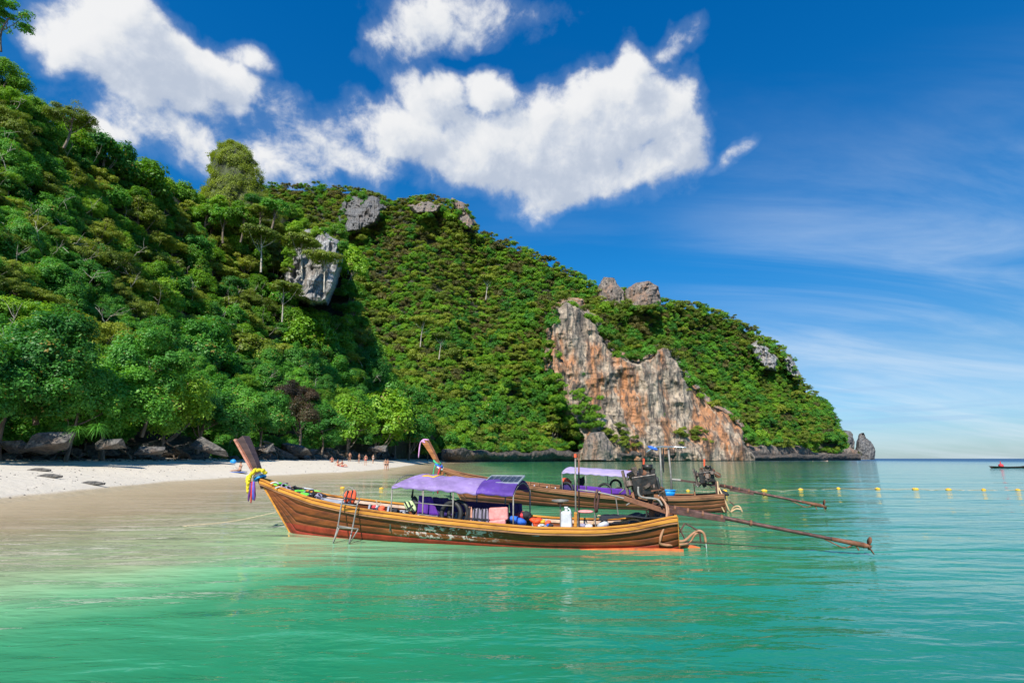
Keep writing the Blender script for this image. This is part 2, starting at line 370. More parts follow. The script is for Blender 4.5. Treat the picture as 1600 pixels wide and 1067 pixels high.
def tube_arrays(pts, rad, n=6):
    pts = np.asarray(pts, float); rad = np.broadcast_to(np.asarray(rad, float), (len(pts),))
    T = np.gradient(pts, axis=0); T /= np.linalg.norm(T, axis=1)[:, None] + 1e-9
    ref = np.array([0, 0, 1.]) if abs(T[:, 2]).mean() < .8 else np.array([1., 0, 0])
    A = np.cross(T, ref); A /= np.linalg.norm(A, axis=1)[:, None] + 1e-9; B = np.cross(T, A)
    a = np.linspace(0, 2 * math.pi, n, endpoint=False)
    V = pts[:, None, :] + rad[:, None, None] * (A[:, None, :] * np.cos(a)[None, :, None] + B[:, None, :] * np.sin(a)[None, :, None])
    m = len(pts); i = np.arange(m - 1)[:, None] * n; j = np.arange(n)[None, :]; j2 = (j + 1) % n
    Fq = np.stack([i + j, i + j2, i + n + j2, i + n + j], -1).reshape(-1, 4)
    V = V.reshape(-1, 3)
    # end caps as quads (doubled corner fan)
    V = np.vstack([V, pts[:1], pts[-1:]]); c0, c1 = len(V) - 2, len(V) - 1
    cap0 = [(c0, (q + 1) % n, q, q) for q in range(0)]
    return V, Fq
def trunk_mesh(name, seed, base_z, C, r0, material, nl=7, lean=.3):
    rng = np.random.RandomState(seed); VV = []; FF = []; off = 0
    top = np.array([rng.normal() * .2, rng.normal() * .2, C[:, 2].mean()])
    b = np.array([rng.normal() * lean, rng.normal() * lean, base_z])
    q = np.linspace(0, 1, 7)[:, None]; main = b * (1 - q) + top * q + np.sin(q * 3.1) * rng.normal(size=(1, 3)) * np.array([.25, .25, 0])
    segs = [(main, r0 * np.linspace(1.15, .5, 7))]
    for k in rng.choice(len(C), min(nl, len(C)), replace=False):
        s = main[rng.randint(3, 6)]; e = C[k] * .92; q = np.linspace(0, 1, 5)[:, None]
        mid = np.sin(q * math.pi) * np.array([0, 0, -.12 * np.linalg.norm(e - s)]) + rng.normal(size=(5, 3)) * .06
        segs.append((s * (1 - q) + e * q + mid, r0 * np.linspace(.45, .1, 5)))
    for p, r in segs:
        V, Fq = tube_arrays(p, r, 6); VV.append(V); FF.append(Fq + off); off += len(V)
    return np_mesh(name, np.vstack(VV), np.vstack(FF), [material], True)

KINDS = {}
def kind(name, seed, rx, rz, puffs, lpp, leaf, leaves, tall, r0, **kw):
    bm = kw.pop('barkm', bark)
    me, C, pr = crown_mesh(name + '_crown', seed, rx, rz, puffs, lpp, leaf, LM[leaves], **kw)
    KINDS[name] = (me, trunk_mesh(name + '_trunk', seed, -tall, C, r0, bm), rx, tall)
# near the beach: leaf-sized faces; on the hill: leaf clumps
kind('near_a', 1, 4.0, 3.6, 150, 150, .27, 'deep', 6, .2, puff_r=.24, droop=.75, lobes=17)
kind('near_b', 2, 4.0, 3.8, 160, 140, .25, 'deep', 6, .18, puff_r=.22, droop=.8, lobes=17)
kind('near_c', 3, 4.2, 3.0, 130, 140, .24, 'fresh', 6, .18, puff_r=.22, droop=.7, lobes=15)
kind('near_d', 4, 4.0, 2.6, 100, 150, .22, 'olive', 6, .22, puff_r=.24, flat=.6)
kind('near_e', 12, 3.2, 2.2, 90, 120, .22, 'dry', 5, .2, puff_r=.24)
kind('mid_a', 5, 4.2, 3.2, 100, 70, .42, 'deep', 7, .28, puff_r=.25)
kind('mid_b', 6, 4.2, 3.3, 110, 75, .42, 'fresh', 7, .22, puff_r=.26, droop=.6, lobes=15)
kind('mid_c', 7, 4.4, 2.4, 80, 75, .40, 'olive', 7, .25, puff_r=.26, flat=.6)
kind('far_a', 8, 5.0, 4.6, 64, 56, .60, 'deep', 8, .3, puff_r=.27, lobes=7)
kind('far_b', 9, 5.0, 4.2, 64, 56, .58, 'fresh', 8, .3, puff_r=.27, lobes=6)
kind('far_c', 10, 5.0, 3.6, 60, 50, .58, 'olive', 8, .3, puff_r=.28, flat=.8, lobes=9)
kind('far_e', 19, 5.0, 3.8, 60, 50, .56, 'brown', 8, .3, puff_r=.27, lobes=8)
kind('far_d', 18, 4.6, 2.2, 46, 34, .7, 'olive', 13, .26, puff_r=.28, flat=.6, droop=.0, barkm=bark_pale)
kind('umbrella', 11, 4.0, 2.3, 120, 70, .36, 'olive', 7.5, .17, puff_r=.25, flat=.6, droop=-.1, barkm=bark_pale)
kind('corner', 14, 3.0, 2.0, 34, 90, .26, 'deep', 5, .13, puff_r=.22, flat=.6)
LOOK = {'near_a': 'broad leaved deep green', 'near_b': 'dense deep green', 'near_c': 'fresh green small leaved', 'near_d': 'olive green layered', 'near_e': 'sparse brownish',
        'mid_a': 'rounded deep green', 'mid_b': 'rounded fresh green', 'mid_c': 'flat topped olive green', 'far_a': 'distant dark green', 'far_b': 'distant fresh green', 'far_c': 'distant olive green', 'far_e': 'distant brownish green', 'far_d': 'distant tall bare trunked', 'umbrella': 'umbrella shaped pale trunked', 'corner': 'sparse dark'}
def plant_tree(k, p, s, rz, label=None, group=None, sz=1.0):
    cm, tm, rx, tall = KINDS[k]
    nm = {'umbrella': 'umbrella_tree'}.get(k, 'forest_tree')
    root = empty(nm, (p[0], p[1], p[2] - tall * s * .8), rz)
    tag(root, label or (LOOK[k] + ' tree'), 'tree', group)
    for n_, m_ in (('crown', cm), ('trunk', tm)):
        c = link(n_, m_, root, (0, 0, tall * s * .8)); c.scale = (s, s, s * sz)
    return root

# ---- canopy surfaces: the hill seen in the photograph as ground distance for each direction
A_SKY = np.array([(-260, -60), (-120, 10), (0, 85), (45, 130), (75, 165), (130, 185), (152, 210), (185, 228), (230, 250), (290, 290), (325, 300), (410, 300), (450, 318), (500, 330),
                  (528, 352), (545, 385), (545, 430), (560, 500), (585, 550), (625, 590), (660, 625), (690, 680), (705, 700)], float)
B_SKY = np.array([(380, 290), (430, 284), (490, 286), (555, 290), (590, 300), (610, 312), (640, 306), (675, 301), (705, 312), (730, 335), (745, 352), (800, 375), (860, 402), (905, 425), (935, 445), (1000, 450), (1040, 468),
                  (1090, 470), (1130, 485), (1180, 512), (1225, 540), (1243, 580), (1262, 600), (1295, 628), (1310, 660), (1325, 690), (1335, 712)], float)
def A_base_D(px): return 37.5 * 800 / np.clip(800 - px, 90, None)
def A_D(px, py):
    px = np.asarray(px, float); py = np.asarray(py, float)
    d0 = A_base_D(px); k = np.interp(px, [0, 120, 350, 500, 560, 700], [1.35, 1.7, 2.7, 2.3, 1.2, .35])
    t = np.clip((690 - py) / 600, 0, 1.3)
    d = d0 * (1 + k * t ** 1.08)
    bulge = fbm(px / 110, py / 90, 2.2, 3) - .5
    return d * (1 + .16 * bulge * np.clip(t * 6, .2, 1))
def B_D(px, py):
    px = np.asarray(px, float); py = np.asarray(py, float)
    base = np.interp(px, [380, 560, 640, 720, 860, 1000, 1170, 1300, 1370], [240, 235, 245, 262, 325, 372, 425, 490, 520])
    top = np.interp(px, [380, 520, 660, 760, 920, 1000, 1100, 1250, 1335], [540, 530, 490, 480, 455, 470, 500, 525, 530])
    sky_ = np.interp(px, B_SKY[:, 0], B_SKY[:, 1])
    t = np.clip((718 - py) / np.clip(718 - sky_, 25, None), 0, 1.05)
    d = base + (top - base) * t
    return d * (1 + (.17 * (fbm(px / 95, py / 110, 7.1, 4) - .5) + .05 * (ridge((px + py * .35) / 70, py / 240, 3.3, 2) - .6)) * np.clip(t * 5, .1, 1) * np.clip((1.08 - t) * 4, .25, 1))
def in_poly(px, py, poly):
    px = np.asarray(px, float); py = np.asarray(py, float); ins = np.zeros(np.broadcast(px, py).shape, bool); n = len(poly)
    for i in range(n):
        x1, y1 = poly[i]; x2, y2 = poly[(i + 1) % n]
        c = ((y1 > py) != (y2 > py)) & (px < (x2 - x1) * (py - y1) / ((y2 - y1) + 1e-9) + x1); ins ^= c
    return ins
CL_MAIN = [(868, 482), (880, 468), (900, 470), (922, 488), (945, 528), (965, 552), (990, 566), (1010, 556), (1022, 542), (1048, 538), (1062, 566), (1080, 596), (1105, 624), (1138, 645), (1158, 662), (1170, 690), (1170, 716),
           (912, 716), (908, 690), (886, 645), (868, 612), (855, 560), (858, 520)]
CL_GREY = [(450, 392), (478, 362), (505, 362), (528, 380), (534, 402), (522, 448), (508, 474), (486, 474), (462, 464), (446, 440)]
CL_TOP1 = [(936, 438), (950, 432), (968, 440), (972, 470), (962, 480), (940, 470)]
CL_TOP2 = [(975, 446), (1000, 440), (1026, 446), (1030, 462), (1010, 470), (985, 474)]
CL_SIDE = [(534, 318), (552, 308), (590, 308), (600, 325), (588, 350), (562, 362), (540, 366), (532, 345)]
CL_KNOB = [(708, 312), (726, 322), (742, 350), (736, 360), (718, 350)]
CL_KNOB2 = [(640, 322), (662, 315), (690, 320), (682, 332), (650, 336)]
CL_WHITE = [(1174, 540), (1184, 532), (1200, 545), (1214, 560), (1212, 578), (1196, 576), (1180, 560)]
CL_EAST = [(1222, 552), (1236, 560), (1250, 590), (1244, 594), (1228, 580)]
BARE = [CL_MAIN, CL_GREY, CL_TOP1, CL_TOP2, CL_SIDE, CL_KNOB, CL_KNOB2, CL_WHITE, CL_EAST]

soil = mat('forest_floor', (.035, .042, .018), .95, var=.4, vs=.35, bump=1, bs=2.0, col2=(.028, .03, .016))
def hill(name, sky_, D, px0, px1, nx, ny, base, drop, push=0.0):
    px = np.linspace(px0, px1, nx)[None, :]; s = np.interp(px, sky_[:, 0], sky_[:, 1]); tt = np.linspace(0, 1, ny)[:, None]
    b = base(px); py = b + (s - b) * tt; PX = px + 0 * py
    Dd = D(PX, py) * (1 + push * (1 - tt) ** 6); P = at(PX, py, Dd)
    hh = np.minimum(drop, Dd * .06); P[..., 2] -= hh * (.3 + .7 * tt); P[..., 1] += hh * .7 * (.3 + tt)
    P[..., 2] += (fbm(P[..., 0] * .12, P[..., 1] * .12, P[..., 2] * .12, 4) - .5) * 3 * np.clip(tt * 4, .1, 1)
    low = P[:1].copy(); low[..., 2] = -2
    b1 = P[-1:] * np.array([1.06, 1.06, .97]); b2 = P[-1:] * np.array([1.35, 1.35, .6]); b3 = P[-1:] * np.array([1.7, 1.7, 0]) + np.array([0, 0, -2.])
    P = np.concatenate([low, P, b1, b2, b3], 0)
    return tag(link(name, np_mesh(name, P.reshape(-1, 3), grid_faces(P.shape[0], P.shape[1]), [soil], True)), kind='structure')
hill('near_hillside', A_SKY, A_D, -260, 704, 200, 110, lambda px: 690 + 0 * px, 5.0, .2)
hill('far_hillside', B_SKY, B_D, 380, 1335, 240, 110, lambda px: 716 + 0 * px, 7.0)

def scatter(sky_, D, px0, px1, base_py, rad_of_D, pack, seed, n, skip):
    rng = np.random.RandomState(seed); px = rng.uniform(px0, px1, n); s = np.interp(px, sky_[:, 0], sky_[:, 1])
    b = base_py(px); u = rng.uniform(0, 1, n); py = s + (b - s) * u
    d = D(px, py); r = rad_of_D(d, rng) ; rp = r * F / d
    py = np.maximum(py, s + rp * .62)
    keep = []; K = np.zeros((0, 3)); ok0 = ~skip(px, py, rp)
    for i in np.where(ok0)[0]:
        if len(keep):
            dd = (K[:, 0] - px[i]) ** 2 + ((K[:, 1] - py[i]) * 1.25) ** 2
            if (dd < (pack * .5 * (K[:, 2] + rp[i])) ** 2).any(): continue
        keep.append(i); K = np.vstack([K, (px[i], py[i], rp[i])])
    k = np.array(keep); return px[k], py[k], d[k], r[k]
def skip_bare(px, py, rp):
    o = np.zeros(len(px), bool)
    for P in BARE: o |= in_poly(px, py - rp * .1, P)
    return o
def zoneA(px, py):
    if py > 560:
        if px < 130: return 'overhanging the dark rocks at the left end of the beach'
        if px < 260: return 'leaning over the boulders behind the left sand'
        if px < 400: return 'above the rocks behind the near prow'
        if px < 560: return 'above the boulders behind the sunbathers'
        return 'over the far end of the beach behind the standing people'
    if py > 400:
        if px < 150: return 'halfway up the left edge of the slope'
        if px < 330: return 'on the slope straight above the left boulders'
        if px < 450: return 'on the slope left of the grey cliff'
        return 'below the hanging grey cliff'
    if px < 130: return 'high on the slope under the top left corner'
    if px < 320: return 'on the skyline left of the vine covered tower'
    return 'around the foot of the vine covered tower'
def zoneB(px, py):
    if px < 720: return 'on the lower middle slope above the bay' if py > 540 else 'on the mountain side right of the grey cliff'
    if px < 860: return 'by the water left of the orange cliff' if py > 600 else 'on the slope left of the orange cliff'
    if px < 1180: return 'around the edge of the orange cliff'
    return 'on the headland right of the orange cliff'
ROOTS = []
# -- near hillside
pxs, pys, ds, rs = scatter(A_SKY, A_D, -140, 690, lambda px: np.interp(px, [-200, 0, 300, 380, 600, 700], [635, 630, 635, 645, 668, 688]), lambda d, g_: np.clip(3.1 + .018 * d, 3, 6.4) * np.clip(.8 * np.exp(g_.normal(size=len(d)) * .35), .5, 1.7), .88, 11, 5000,
                           lambda px, py, rp: skip_bare(px, py, rp) | in_poly(px, py, [(322, 305), (322, 255), (335, 205), (365, 200), (408, 250), (412, 300)]) | (in_poly(px, py, [(440, 400), (540, 370), (545, 500), (440, 480)])))
rng = np.random.RandomState(3)
for px, py, d, r in zip(pxs, pys, ds, rs):
    if py > 560 and px < 600: k = rng.choice(['near_a', 'near_b', 'near_a', 'near_c']) if px < 330 else rng.choice(['near_b', 'near_c', 'near_a', 'mid_a'])
    elif d < 95: k = rng.choice(['near_a', 'near_b', 'near_c', 'near_c', 'near_d', 'near_d'])
    else: k = rng.choice(['mid_a', 'mid_b', 'mid_b', 'mid_c', 'near_d'])
    if 405 < px < 490 and py > 600 and d < 120: k = 'near_e'
    p = at(px, py, d) + np.array([0, r * .45, -r * .15]); s = r / KINDS[k][2]
    ROOTS.append((r * F / d, k, p, s, rng.uniform(0, 6.28), zoneA(px, py)))
for px, py, rp, k in [(-60, 600, 85, 'near_a'), (35, 598, 80, 'near_b'), (120, 622, 62, 'near_a'), (185, 615, 72, 'near_a'), (268, 625, 66, 'near_c'), (322, 640, 58, 'near_a'), (378, 632, 44, 'near_b'), (420, 640, 40, 'near_a'), (462, 642, 40, 'near_e'),
                      (500, 655, 42, 'near_b'), (548, 652, 46, 'mid_b'), (596, 650, 52, 'mid_b'), (640, 668, 34, 'mid_a'), (668, 688, 22, 'mid_b'), (230, 560, 60, 'near_b'), (80, 540, 70, 'near_a')]:
    py += 14; d = float(A_base_D(px)) * .985; r = rp * d / F; p = at(px, py, d); ROOTS.append((999 + r, k, p, r / KINDS[k][2], px * .37, zoneA(px, 600)))
# -- far hillside
pxs, pys, ds, rs = scatter(B_SKY, B_D, 385, 1330, lambda px: np.interp(px, [380, 900, 1170, 1335], [704, 704, 692, 690]), lambda d, g_: (5.6 - .004 * (d - 250)) * np.clip(.86 * np.exp(g_.normal(size=len(d)) * .42), .42, 2.1), .76, 21, 26000,
                           lambda px, py, rp: skip_bare(px, py, rp) | (in_poly(px, py, list(map(tuple, A_SKY)) + [(704, 800), (-260, 800)]) & (px < 680) & (py > np.interp(px, A_SKY[:, 0], A_SKY[:, 1]) + 30)))
for px, py, d, r in zip(pxs, pys, ds, rs):
    up = (718 - py) / 400; nz_ = float(fbm(px / 45, py / 38, 9.9, 3)); wa = np.array([max(.1, 1.7 - 2.4 * nz_ - .5 * up), .62, max(.05, 2.6 * nz_ - 1.1 + .5 * up), .12 + 1.3 * max(0, up - .35)])
    k = rng.choice(['far_a', 'far_b', 'far_c', 'far_e'], p=wa / wa.sum())
    if rng.rand() < .09: k = 'far_d'
    p = at(px, py, d) + np.array([0, r * .45, -r * .15 + (4 if k == 'far_d' else 0)])
    ROOTS.append((r * F / d, k, p, r / 5.0, rng.uniform(0, 6.28), zoneB(px, py)))
ROOTS.sort(key=lambda t: -t[0])
med = {}
for t_ in ROOTS[:290]: med.setdefault((t_[1], t_[5]), []).append(t_[3])
named = {}
for i, t_ in enumerate(ROOTS[:290]):
    ms = sorted(med[(t_[1], t_[5])]); q = ms.index(t_[3]) / max(1, len(ms) - 1)
    sw = '' if len(ms) < 4 else ('large ' if q > .66 else 'small ' if q < .34 else '')
    named.setdefault((sw + LOOK[t_[1]] + ' tree ' + t_[5]), []).append(t_)
i = 0
for lb, ts in named.items():
    ts.sort(key=lambda t_: t_[2][0] / t_[2][1]); n_ = len(ts)
    lb = lb.replace('overhanging the dark rocks at', 'over the rocks at').replace('behind the standing people', '')
    words = {1: [''], 2: ['left one of two: ', 'right one of two: '], 3: ['left one of three: ', 'middle one of three: ', 'right one of three: ']}.get(n_, [''] * n_)
    for w_, (sz, k, p, s, rz, zone) in zip(words, ts):
        i += 1; full = w_ + lb
        if len(full.replace(':', '').split()) > 16: full = lb
        plant_tree(k, p, s, rz, full, 'trees ' + zone, sz=.85 + .4 * ((i * 37) % 10) / 10)
rest = ROOTS[290:]
print('TREES', len(ROOTS), 'stuff', len(rest))
# understorey bushes fill what shows between the crowns
bush = []
rb = np.random.RandomState(77)
for (sky_, D, x0, x1, n, rr) in ((A_SKY, A_D, -140, 690, 900, 2.6), (B_SKY, B_D, 385, 1330, 2600, 3.4)):
    px = rb.uniform(x0, x1, n); s0 = np.interp(px, sky_[:, 0], sky_[:, 1]); base = 690 if D is A_D else 706
    base = np.where(px < 330, 660, base) if D is A_D else base
    py = s0 + 4 + (base - s0 - 4) * rb.uniform(0, 1, n); d = D(px, py); ok = ~skip_bare(px, py, 0 * px)
    if D is A_D: ok &= ~in_poly(px, py, [(322, 305), (322, 255), (335, 205), (365, 200), (408, 250), (412, 300)])
    for a_, b_, c_ in zip(px[ok], py[ok], d[ok]):
        p = at(a_, b_, c_) + np.array([0, 2.4, -1.8]); bush.append((0, rb.choice(['far_a', 'far_b', 'far_c']) if D is B_D else 'mid_a', p, rr * rb.uniform(.6, 1.1) / 5, rb.uniform(0, 6.28), ''))
def gn_forest(name, items, kinds, label, cat):
    V = np.array([it[2] for it in items], np.float32)
    me = bpy.data.meshes.new(name); me.vertices.add(len(V)); me.vertices.foreach_set('co', V.ravel())
    for nm, vals, tp in (('kind_id', [kinds.index(it[1]) for it in items], 'INT'), ('size', [it[3] for it in items], 'FLOAT'), ('turn', [it[4] for it in items], 'FLOAT')):
        a = me.attributes.new(nm, tp, 'POINT'); a.data.foreach_set('value', vals)
    o = link(name, me); tag(o, label, cat, kind='stuff')
    ng = bpy.data.node_groups.new(name, 'GeometryNodeTree'); N = NT(ng)
    ng.interface.new_socket('Geometry', in_out='INPUT', socket_type='NodeSocketGeometry'); ng.interface.new_socket('Geometry', in_out='OUTPUT', socket_type='NodeSocketGeometry')
    gi = N.n('NodeGroupInput'); go = N.n('NodeGroupOutput'); jn = N.n('GeometryNodeJoinGeometry')
    def attr(nm, dt):
        nd = N.n('GeometryNodeInputNamedAttribute', data_type=dt); nd.inputs[0].default_value = nm; return nd.outputs[0]
    cv = N.n('ShaderNodeCombineXYZ'); N.put(cv.inputs[2], attr('turn', 'FLOAT'))
    for i, k in enumerate(kinds):
        src = [ob for ob in bpy.data.objects if ob.data == KINDS[k][0]][0]
        oi = N.n('GeometryNodeObjectInfo'); oi.transform_space = 'ORIGINAL'; oi.inputs['Object'].default_value = src; oi.inputs['As Instance'].default_value = True
        ip = N.n('GeometryNodeInstanceOnPoints'); ng.links.new(gi.outputs[0], ip.inputs['Points']); ng.links.new(oi.outputs['Geometry'], ip.inputs['Instance'])
        eq = N.n('FunctionNodeCompare', data_type='INT', operation='EQUAL'); N.put(eq.inputs[2], attr('kind_id', 'INT')); eq.inputs[3].default_value = i
        ng.links.new(eq.outputs[0], ip.inputs['Selection']); ng.links.new(cv.outputs[0], ip.inputs['Rotation']); N.put(ip.inputs['Scale'], attr('size', 'FLOAT'))
        ng.links.new(ip.outputs[0], jn.inputs[0])
    ng.links.new(jn.outputs[0], go.inputs[0])
    md = o.modifiers.new('forest', 'NODES'); md.node_group = ng
    return o
used = {r_[1] for r_ in rest}
for k in sorted(used | {'mid_a', 'far_a', 'far_b', 'far_c'}):
    if not [ob for ob in bpy.data.objects if ob.data == KINDS[k][0]]:
        i = [j for j, r_ in enumerate(rest) if r_[1] == k][0]; _, kk, p, s, rz, zone = rest.pop(i)
        plant_tree(kk, p, s, rz, LOOK[kk] + ' tree ' + zone, 'trees ' + zone)
ks = sorted({r_[1] for r_ in rest} | {'mid_a', 'far_a', 'far_b', 'far_c'})
gn_forest('far_forest', rest, ks, 'dense green forest covering the mountain side behind the bay', 'forest')
gn_forest('undergrowth', bush, ks, 'dark leafy undergrowth between the forest trees on the hill', 'undergrowth')

# standing out one by one: pale trunked umbrella trees and the tree in the corner
for px, py, d, r, lb in [(407, 372, 118, 5.2, 'umbrella shaped tree with a pale straight trunk left of the grey cliff'),
                         (470, 385, 128, 5.6, 'upper umbrella shaped tree in front of the grey cliff'),
                         (505, 408, 120, 4.8, 'leaning umbrella tree with pale trunk low in front of the grey cliff'),
                         (445, 455, 118, 4.4, 'small umbrella tree at the lower left of the grey cliff'),
                         (662, 505, 210, 6.0, 'tall umbrella tree standing out on the middle slope above the small prow'),
                         (690, 530, 215, 5.2, 'second tall umbrella tree on the middle slope right of its twin'),
                         (762, 440, 300, 7.0, 'tall emergent tree with bare trunks high on the middle slope')]:
    p = at(px, py, d); s = r / 4.4
    plant_tree('umbrella', p, s, px * .7, lb, None)
p = at(14, 28, 62); plant_tree('corner', p, 1.15, 1.0, 'sparse dark tree against the sky in the top left corner')
p = at(-30, 10, 60); plant_tree('corner', p, 1.3, 3.0, 'dark tree cut off by the left edge above the corner tree')
p = at(112, 190, 86); plant_tree('near_d', p, 1.0, 2.0, 'spreading tree leaning out from the skyline below the big left cloud')

# bare pale branches showing through the near foliage
rng = np.random.RandomState(41); VV = []; FF = []; off = 0
for j in range(170):
    px = rng.uniform(-20, 600); py = rng.uniform(np.interp(px, A_SKY[:, 0], A_SKY[:, 1]) + 25, 610); d = float(A_D(px, py)) - rng.uniform(-1.5, 1.5)
    if d > 200: continue
    p = at(px, py, d); u = np.array([rng.normal() * .7, -.3, rng.uniform(.3, 1)]); u /= np.linalg.norm(u); L_ = rng.uniform(1.5, 4.5); q = np.linspace(0, 1, 6)[:, None]
    main = p + u * L_ * q + np.cumsum(rng.normal(size=(6, 3)) * .12, 0); r0 = rng.uniform(.035, .09)
    segs = [(main, r0 * np.linspace(1, .35, 6))]
    for k in range(3):
        b = main[rng.randint(2, 5)]; v = u + rng.normal(size=3) * .7; v /= np.linalg.norm(v); segs.append((b + v * q * L_ * .5 + np.cumsum(rng.normal(size=(6, 3)) * .08, 0), r0 * np.linspace(.5, .15, 6)))
    for P_, r_ in segs: V, Fq = tube_arrays(P_, r_, 5); VV.append(V); FF.append(Fq + off); off += len(V)
tag(link('bare_branches', np_mesh('bare_branches', np.vstack(VV), np.vstack(FF), [bark_pale], True)), 'bare pale branches poking out between the crowns of the near forest', 'branches', kind='stuff')

# ------------------------------------------------------------------ rock: cliffs, tower, boulders
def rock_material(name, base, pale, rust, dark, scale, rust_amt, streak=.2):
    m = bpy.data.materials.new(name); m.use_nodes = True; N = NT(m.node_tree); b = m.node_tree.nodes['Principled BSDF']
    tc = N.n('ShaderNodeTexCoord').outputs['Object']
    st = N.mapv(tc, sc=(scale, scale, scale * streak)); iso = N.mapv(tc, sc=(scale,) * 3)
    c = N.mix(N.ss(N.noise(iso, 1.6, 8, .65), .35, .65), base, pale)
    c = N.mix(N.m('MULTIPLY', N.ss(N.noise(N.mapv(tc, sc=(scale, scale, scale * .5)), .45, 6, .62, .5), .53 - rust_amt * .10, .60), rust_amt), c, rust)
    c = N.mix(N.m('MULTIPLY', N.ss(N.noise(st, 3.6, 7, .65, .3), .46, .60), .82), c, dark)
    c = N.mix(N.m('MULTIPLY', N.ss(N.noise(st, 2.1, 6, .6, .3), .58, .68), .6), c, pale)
    N.put(b.inputs['Base Color'], c); b.inputs['Roughness'].default_value = .92
    bp = N.n('ShaderNodeBump'); bp.inputs['Strength'].default_value = 1.0; bp.inputs['Distance'].default_value = .35 / scale * .12
    N.put(bp.inputs['Height'], N.m('ADD', N.noise(st, 7, 8, .7), N.noise(iso, 12, 6, .7))); N.put(b.inputs['Normal'], bp.outputs[0])
    return m
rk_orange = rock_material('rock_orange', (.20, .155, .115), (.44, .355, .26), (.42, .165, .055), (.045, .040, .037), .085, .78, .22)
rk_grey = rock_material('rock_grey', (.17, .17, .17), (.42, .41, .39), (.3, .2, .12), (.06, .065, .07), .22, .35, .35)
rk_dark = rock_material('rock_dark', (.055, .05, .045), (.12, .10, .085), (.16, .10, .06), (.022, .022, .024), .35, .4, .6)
rk_slate = rock_material('rock_slate', (.085, .085, .085), (.19, .185, .175), (.15, .1, .07), (.03, .03, .033), .25, .3, .4)  # dark grey stack rock; on the ridge cliff its darkness stands for shade
rk_brown = rock_material('rock_summit', (.13, .11, .09), (.26, .21, .17), (.30, .15, .08), (.05, .05, .05), .2, .5, .4)
def dist_poly(px, py, poly):
    d = np.full(np.broadcast(px, py).shape, 1e9)
    for i in range(len(poly)):
        (x1, y1), (x2, y2) = poly[i], poly[(i + 1) % len(poly)]; L2 = (x2 - x1) ** 2 + (y2 - y1) ** 2 + 1e-9
        t = np.clip(((px - x1) * (x2 - x1) + (py - y1) * (y2 - y1)) / L2, 0, 1)
        d = np.minimum(d, np.hypot(px - x1 - t * (x2 - x1), py - y1 - t * (y2 - y1)))
    return np.where(in_poly(px, py, poly), d, -d)
def cliff(name, poly, D, nx, ny, material, label, front, lean=.1, relief=6.0, edge=14, sc=1.0, base=None):
    P = np.array(poly, float); x0, y0 = P.min(0) - edge * .7; x1, y1 = P.max(0) + edge * .7; y1 = min(y1, 719)
    px, py = np.meshgrid(np.linspace(x0, x1, nx), np.linspace(y0, y1, ny))
    wx = (fbm(px / 16, py / 16, 4.4, 4) - .5) * edge * 1.4; wy = (fbm(px / 16, py / 16, 8.4, 4) - .5) * edge * 1.4
    e = dist_poly(px + wx, py + wy, poly)
    e = np.where(py > 700, np.maximum(e, np.minimum(edge, e + (py - 700))), e) if P[:, 1].max() > 712 else e
    f = sstep(-edge * .45, edge * .55, e)
    hd = D(px, py); cd = front(px, py) + (P[:, 1].max() - py) * lean
    # relief in metres: vertical flutes, ledges and hollows, drip stone
    m_ = float(np.mean(cd)) / F
    u = px * m_ * sc; v = py * m_ * sc
    w_ = (fbm(u * .05, v * .03, 1.5, 3) - .5) * 9
    rel = ridge((u + w_) * .05, v * .013, 1.2, 3) * .9 + ridge(u * .045, v * .055, 8.2, 4) * .9 + ridge((u + w_) * .17, v * .028, 2.2, 3) * .5 + fbm(u * .035, v * .03, 6.1, 4) * 2.1 + .22 * fbm(u * .5, v * .25, 2.2, 3) - .15
    Y = hd + 6 - (hd + 6 - cd) * f - relief * (rel - 1.3) * f
    Q = at(px, py, Y)
    gf = grid_faces(ny, nx); gf = gf[(f.ravel()[gf] > .02).any(1)]
    o = link(name, np_mesh(name, Q.reshape(-1, 3), gf, [material], True))
    return tag(o, label, 'cliff')
o = cliff('limestone_cliff', CL_MAIN, B_D, 420, 340, rk_orange, 'big orange and grey streaked limestone cliff rising straight from the bay', lambda px, py: np.interp(px, [850, 1000, 1170], [322, 362, 412]), .12, 11, 14)
cliff('limestone_cliff', CL_GREY, A_D, 190, 220, rk_grey, 'pale grey overhanging cliff among the trees of the near hill', lambda px, py: 152 + 0 * px - (px - 490) * .12, .02, 9, 9, 2.2)
cliff('limestone_cliff', CL_SIDE, B_D, 150, 130, rk_slate, 'shaded grey cliff face on the far ridge right of the vine covered tower', lambda px, py: B_D(px, py) - 9, 0, 12, 9, 2.2)  # darker rock colour stands in for the shade on this face
cliff('limestone_cliff', CL_KNOB, B_D, 70, 80, rk_brown, 'small dark cliff on the right shoulder of the highest knob', lambda px, py: B_D(px, py) - 7, 0, 10, 6, 2.2)
cliff('limestone_cliff', CL_KNOB2, B_D, 80, 60, rk_brown, 'thin rock face just under the highest knob of the ridge', lambda px, py: B_D(px, py) - 7, 0, 10, 6, 2.2)
cliff('limestone_cliff', CL_WHITE, B_D, 60, 70, rk_grey, 'small pale cliff patch on the right hand headland slope', lambda px, py: B_D(px, py) - 7, 0, 10, 5, 2.2)
cliff('limestone_cliff', CL_EAST, B_D, 60, 70, rk_grey, 'grey rock edge on the steep right shoulder of the headland', lambda px, py: B_D(px, py) - 7, 0, 10, 5, 2.2)
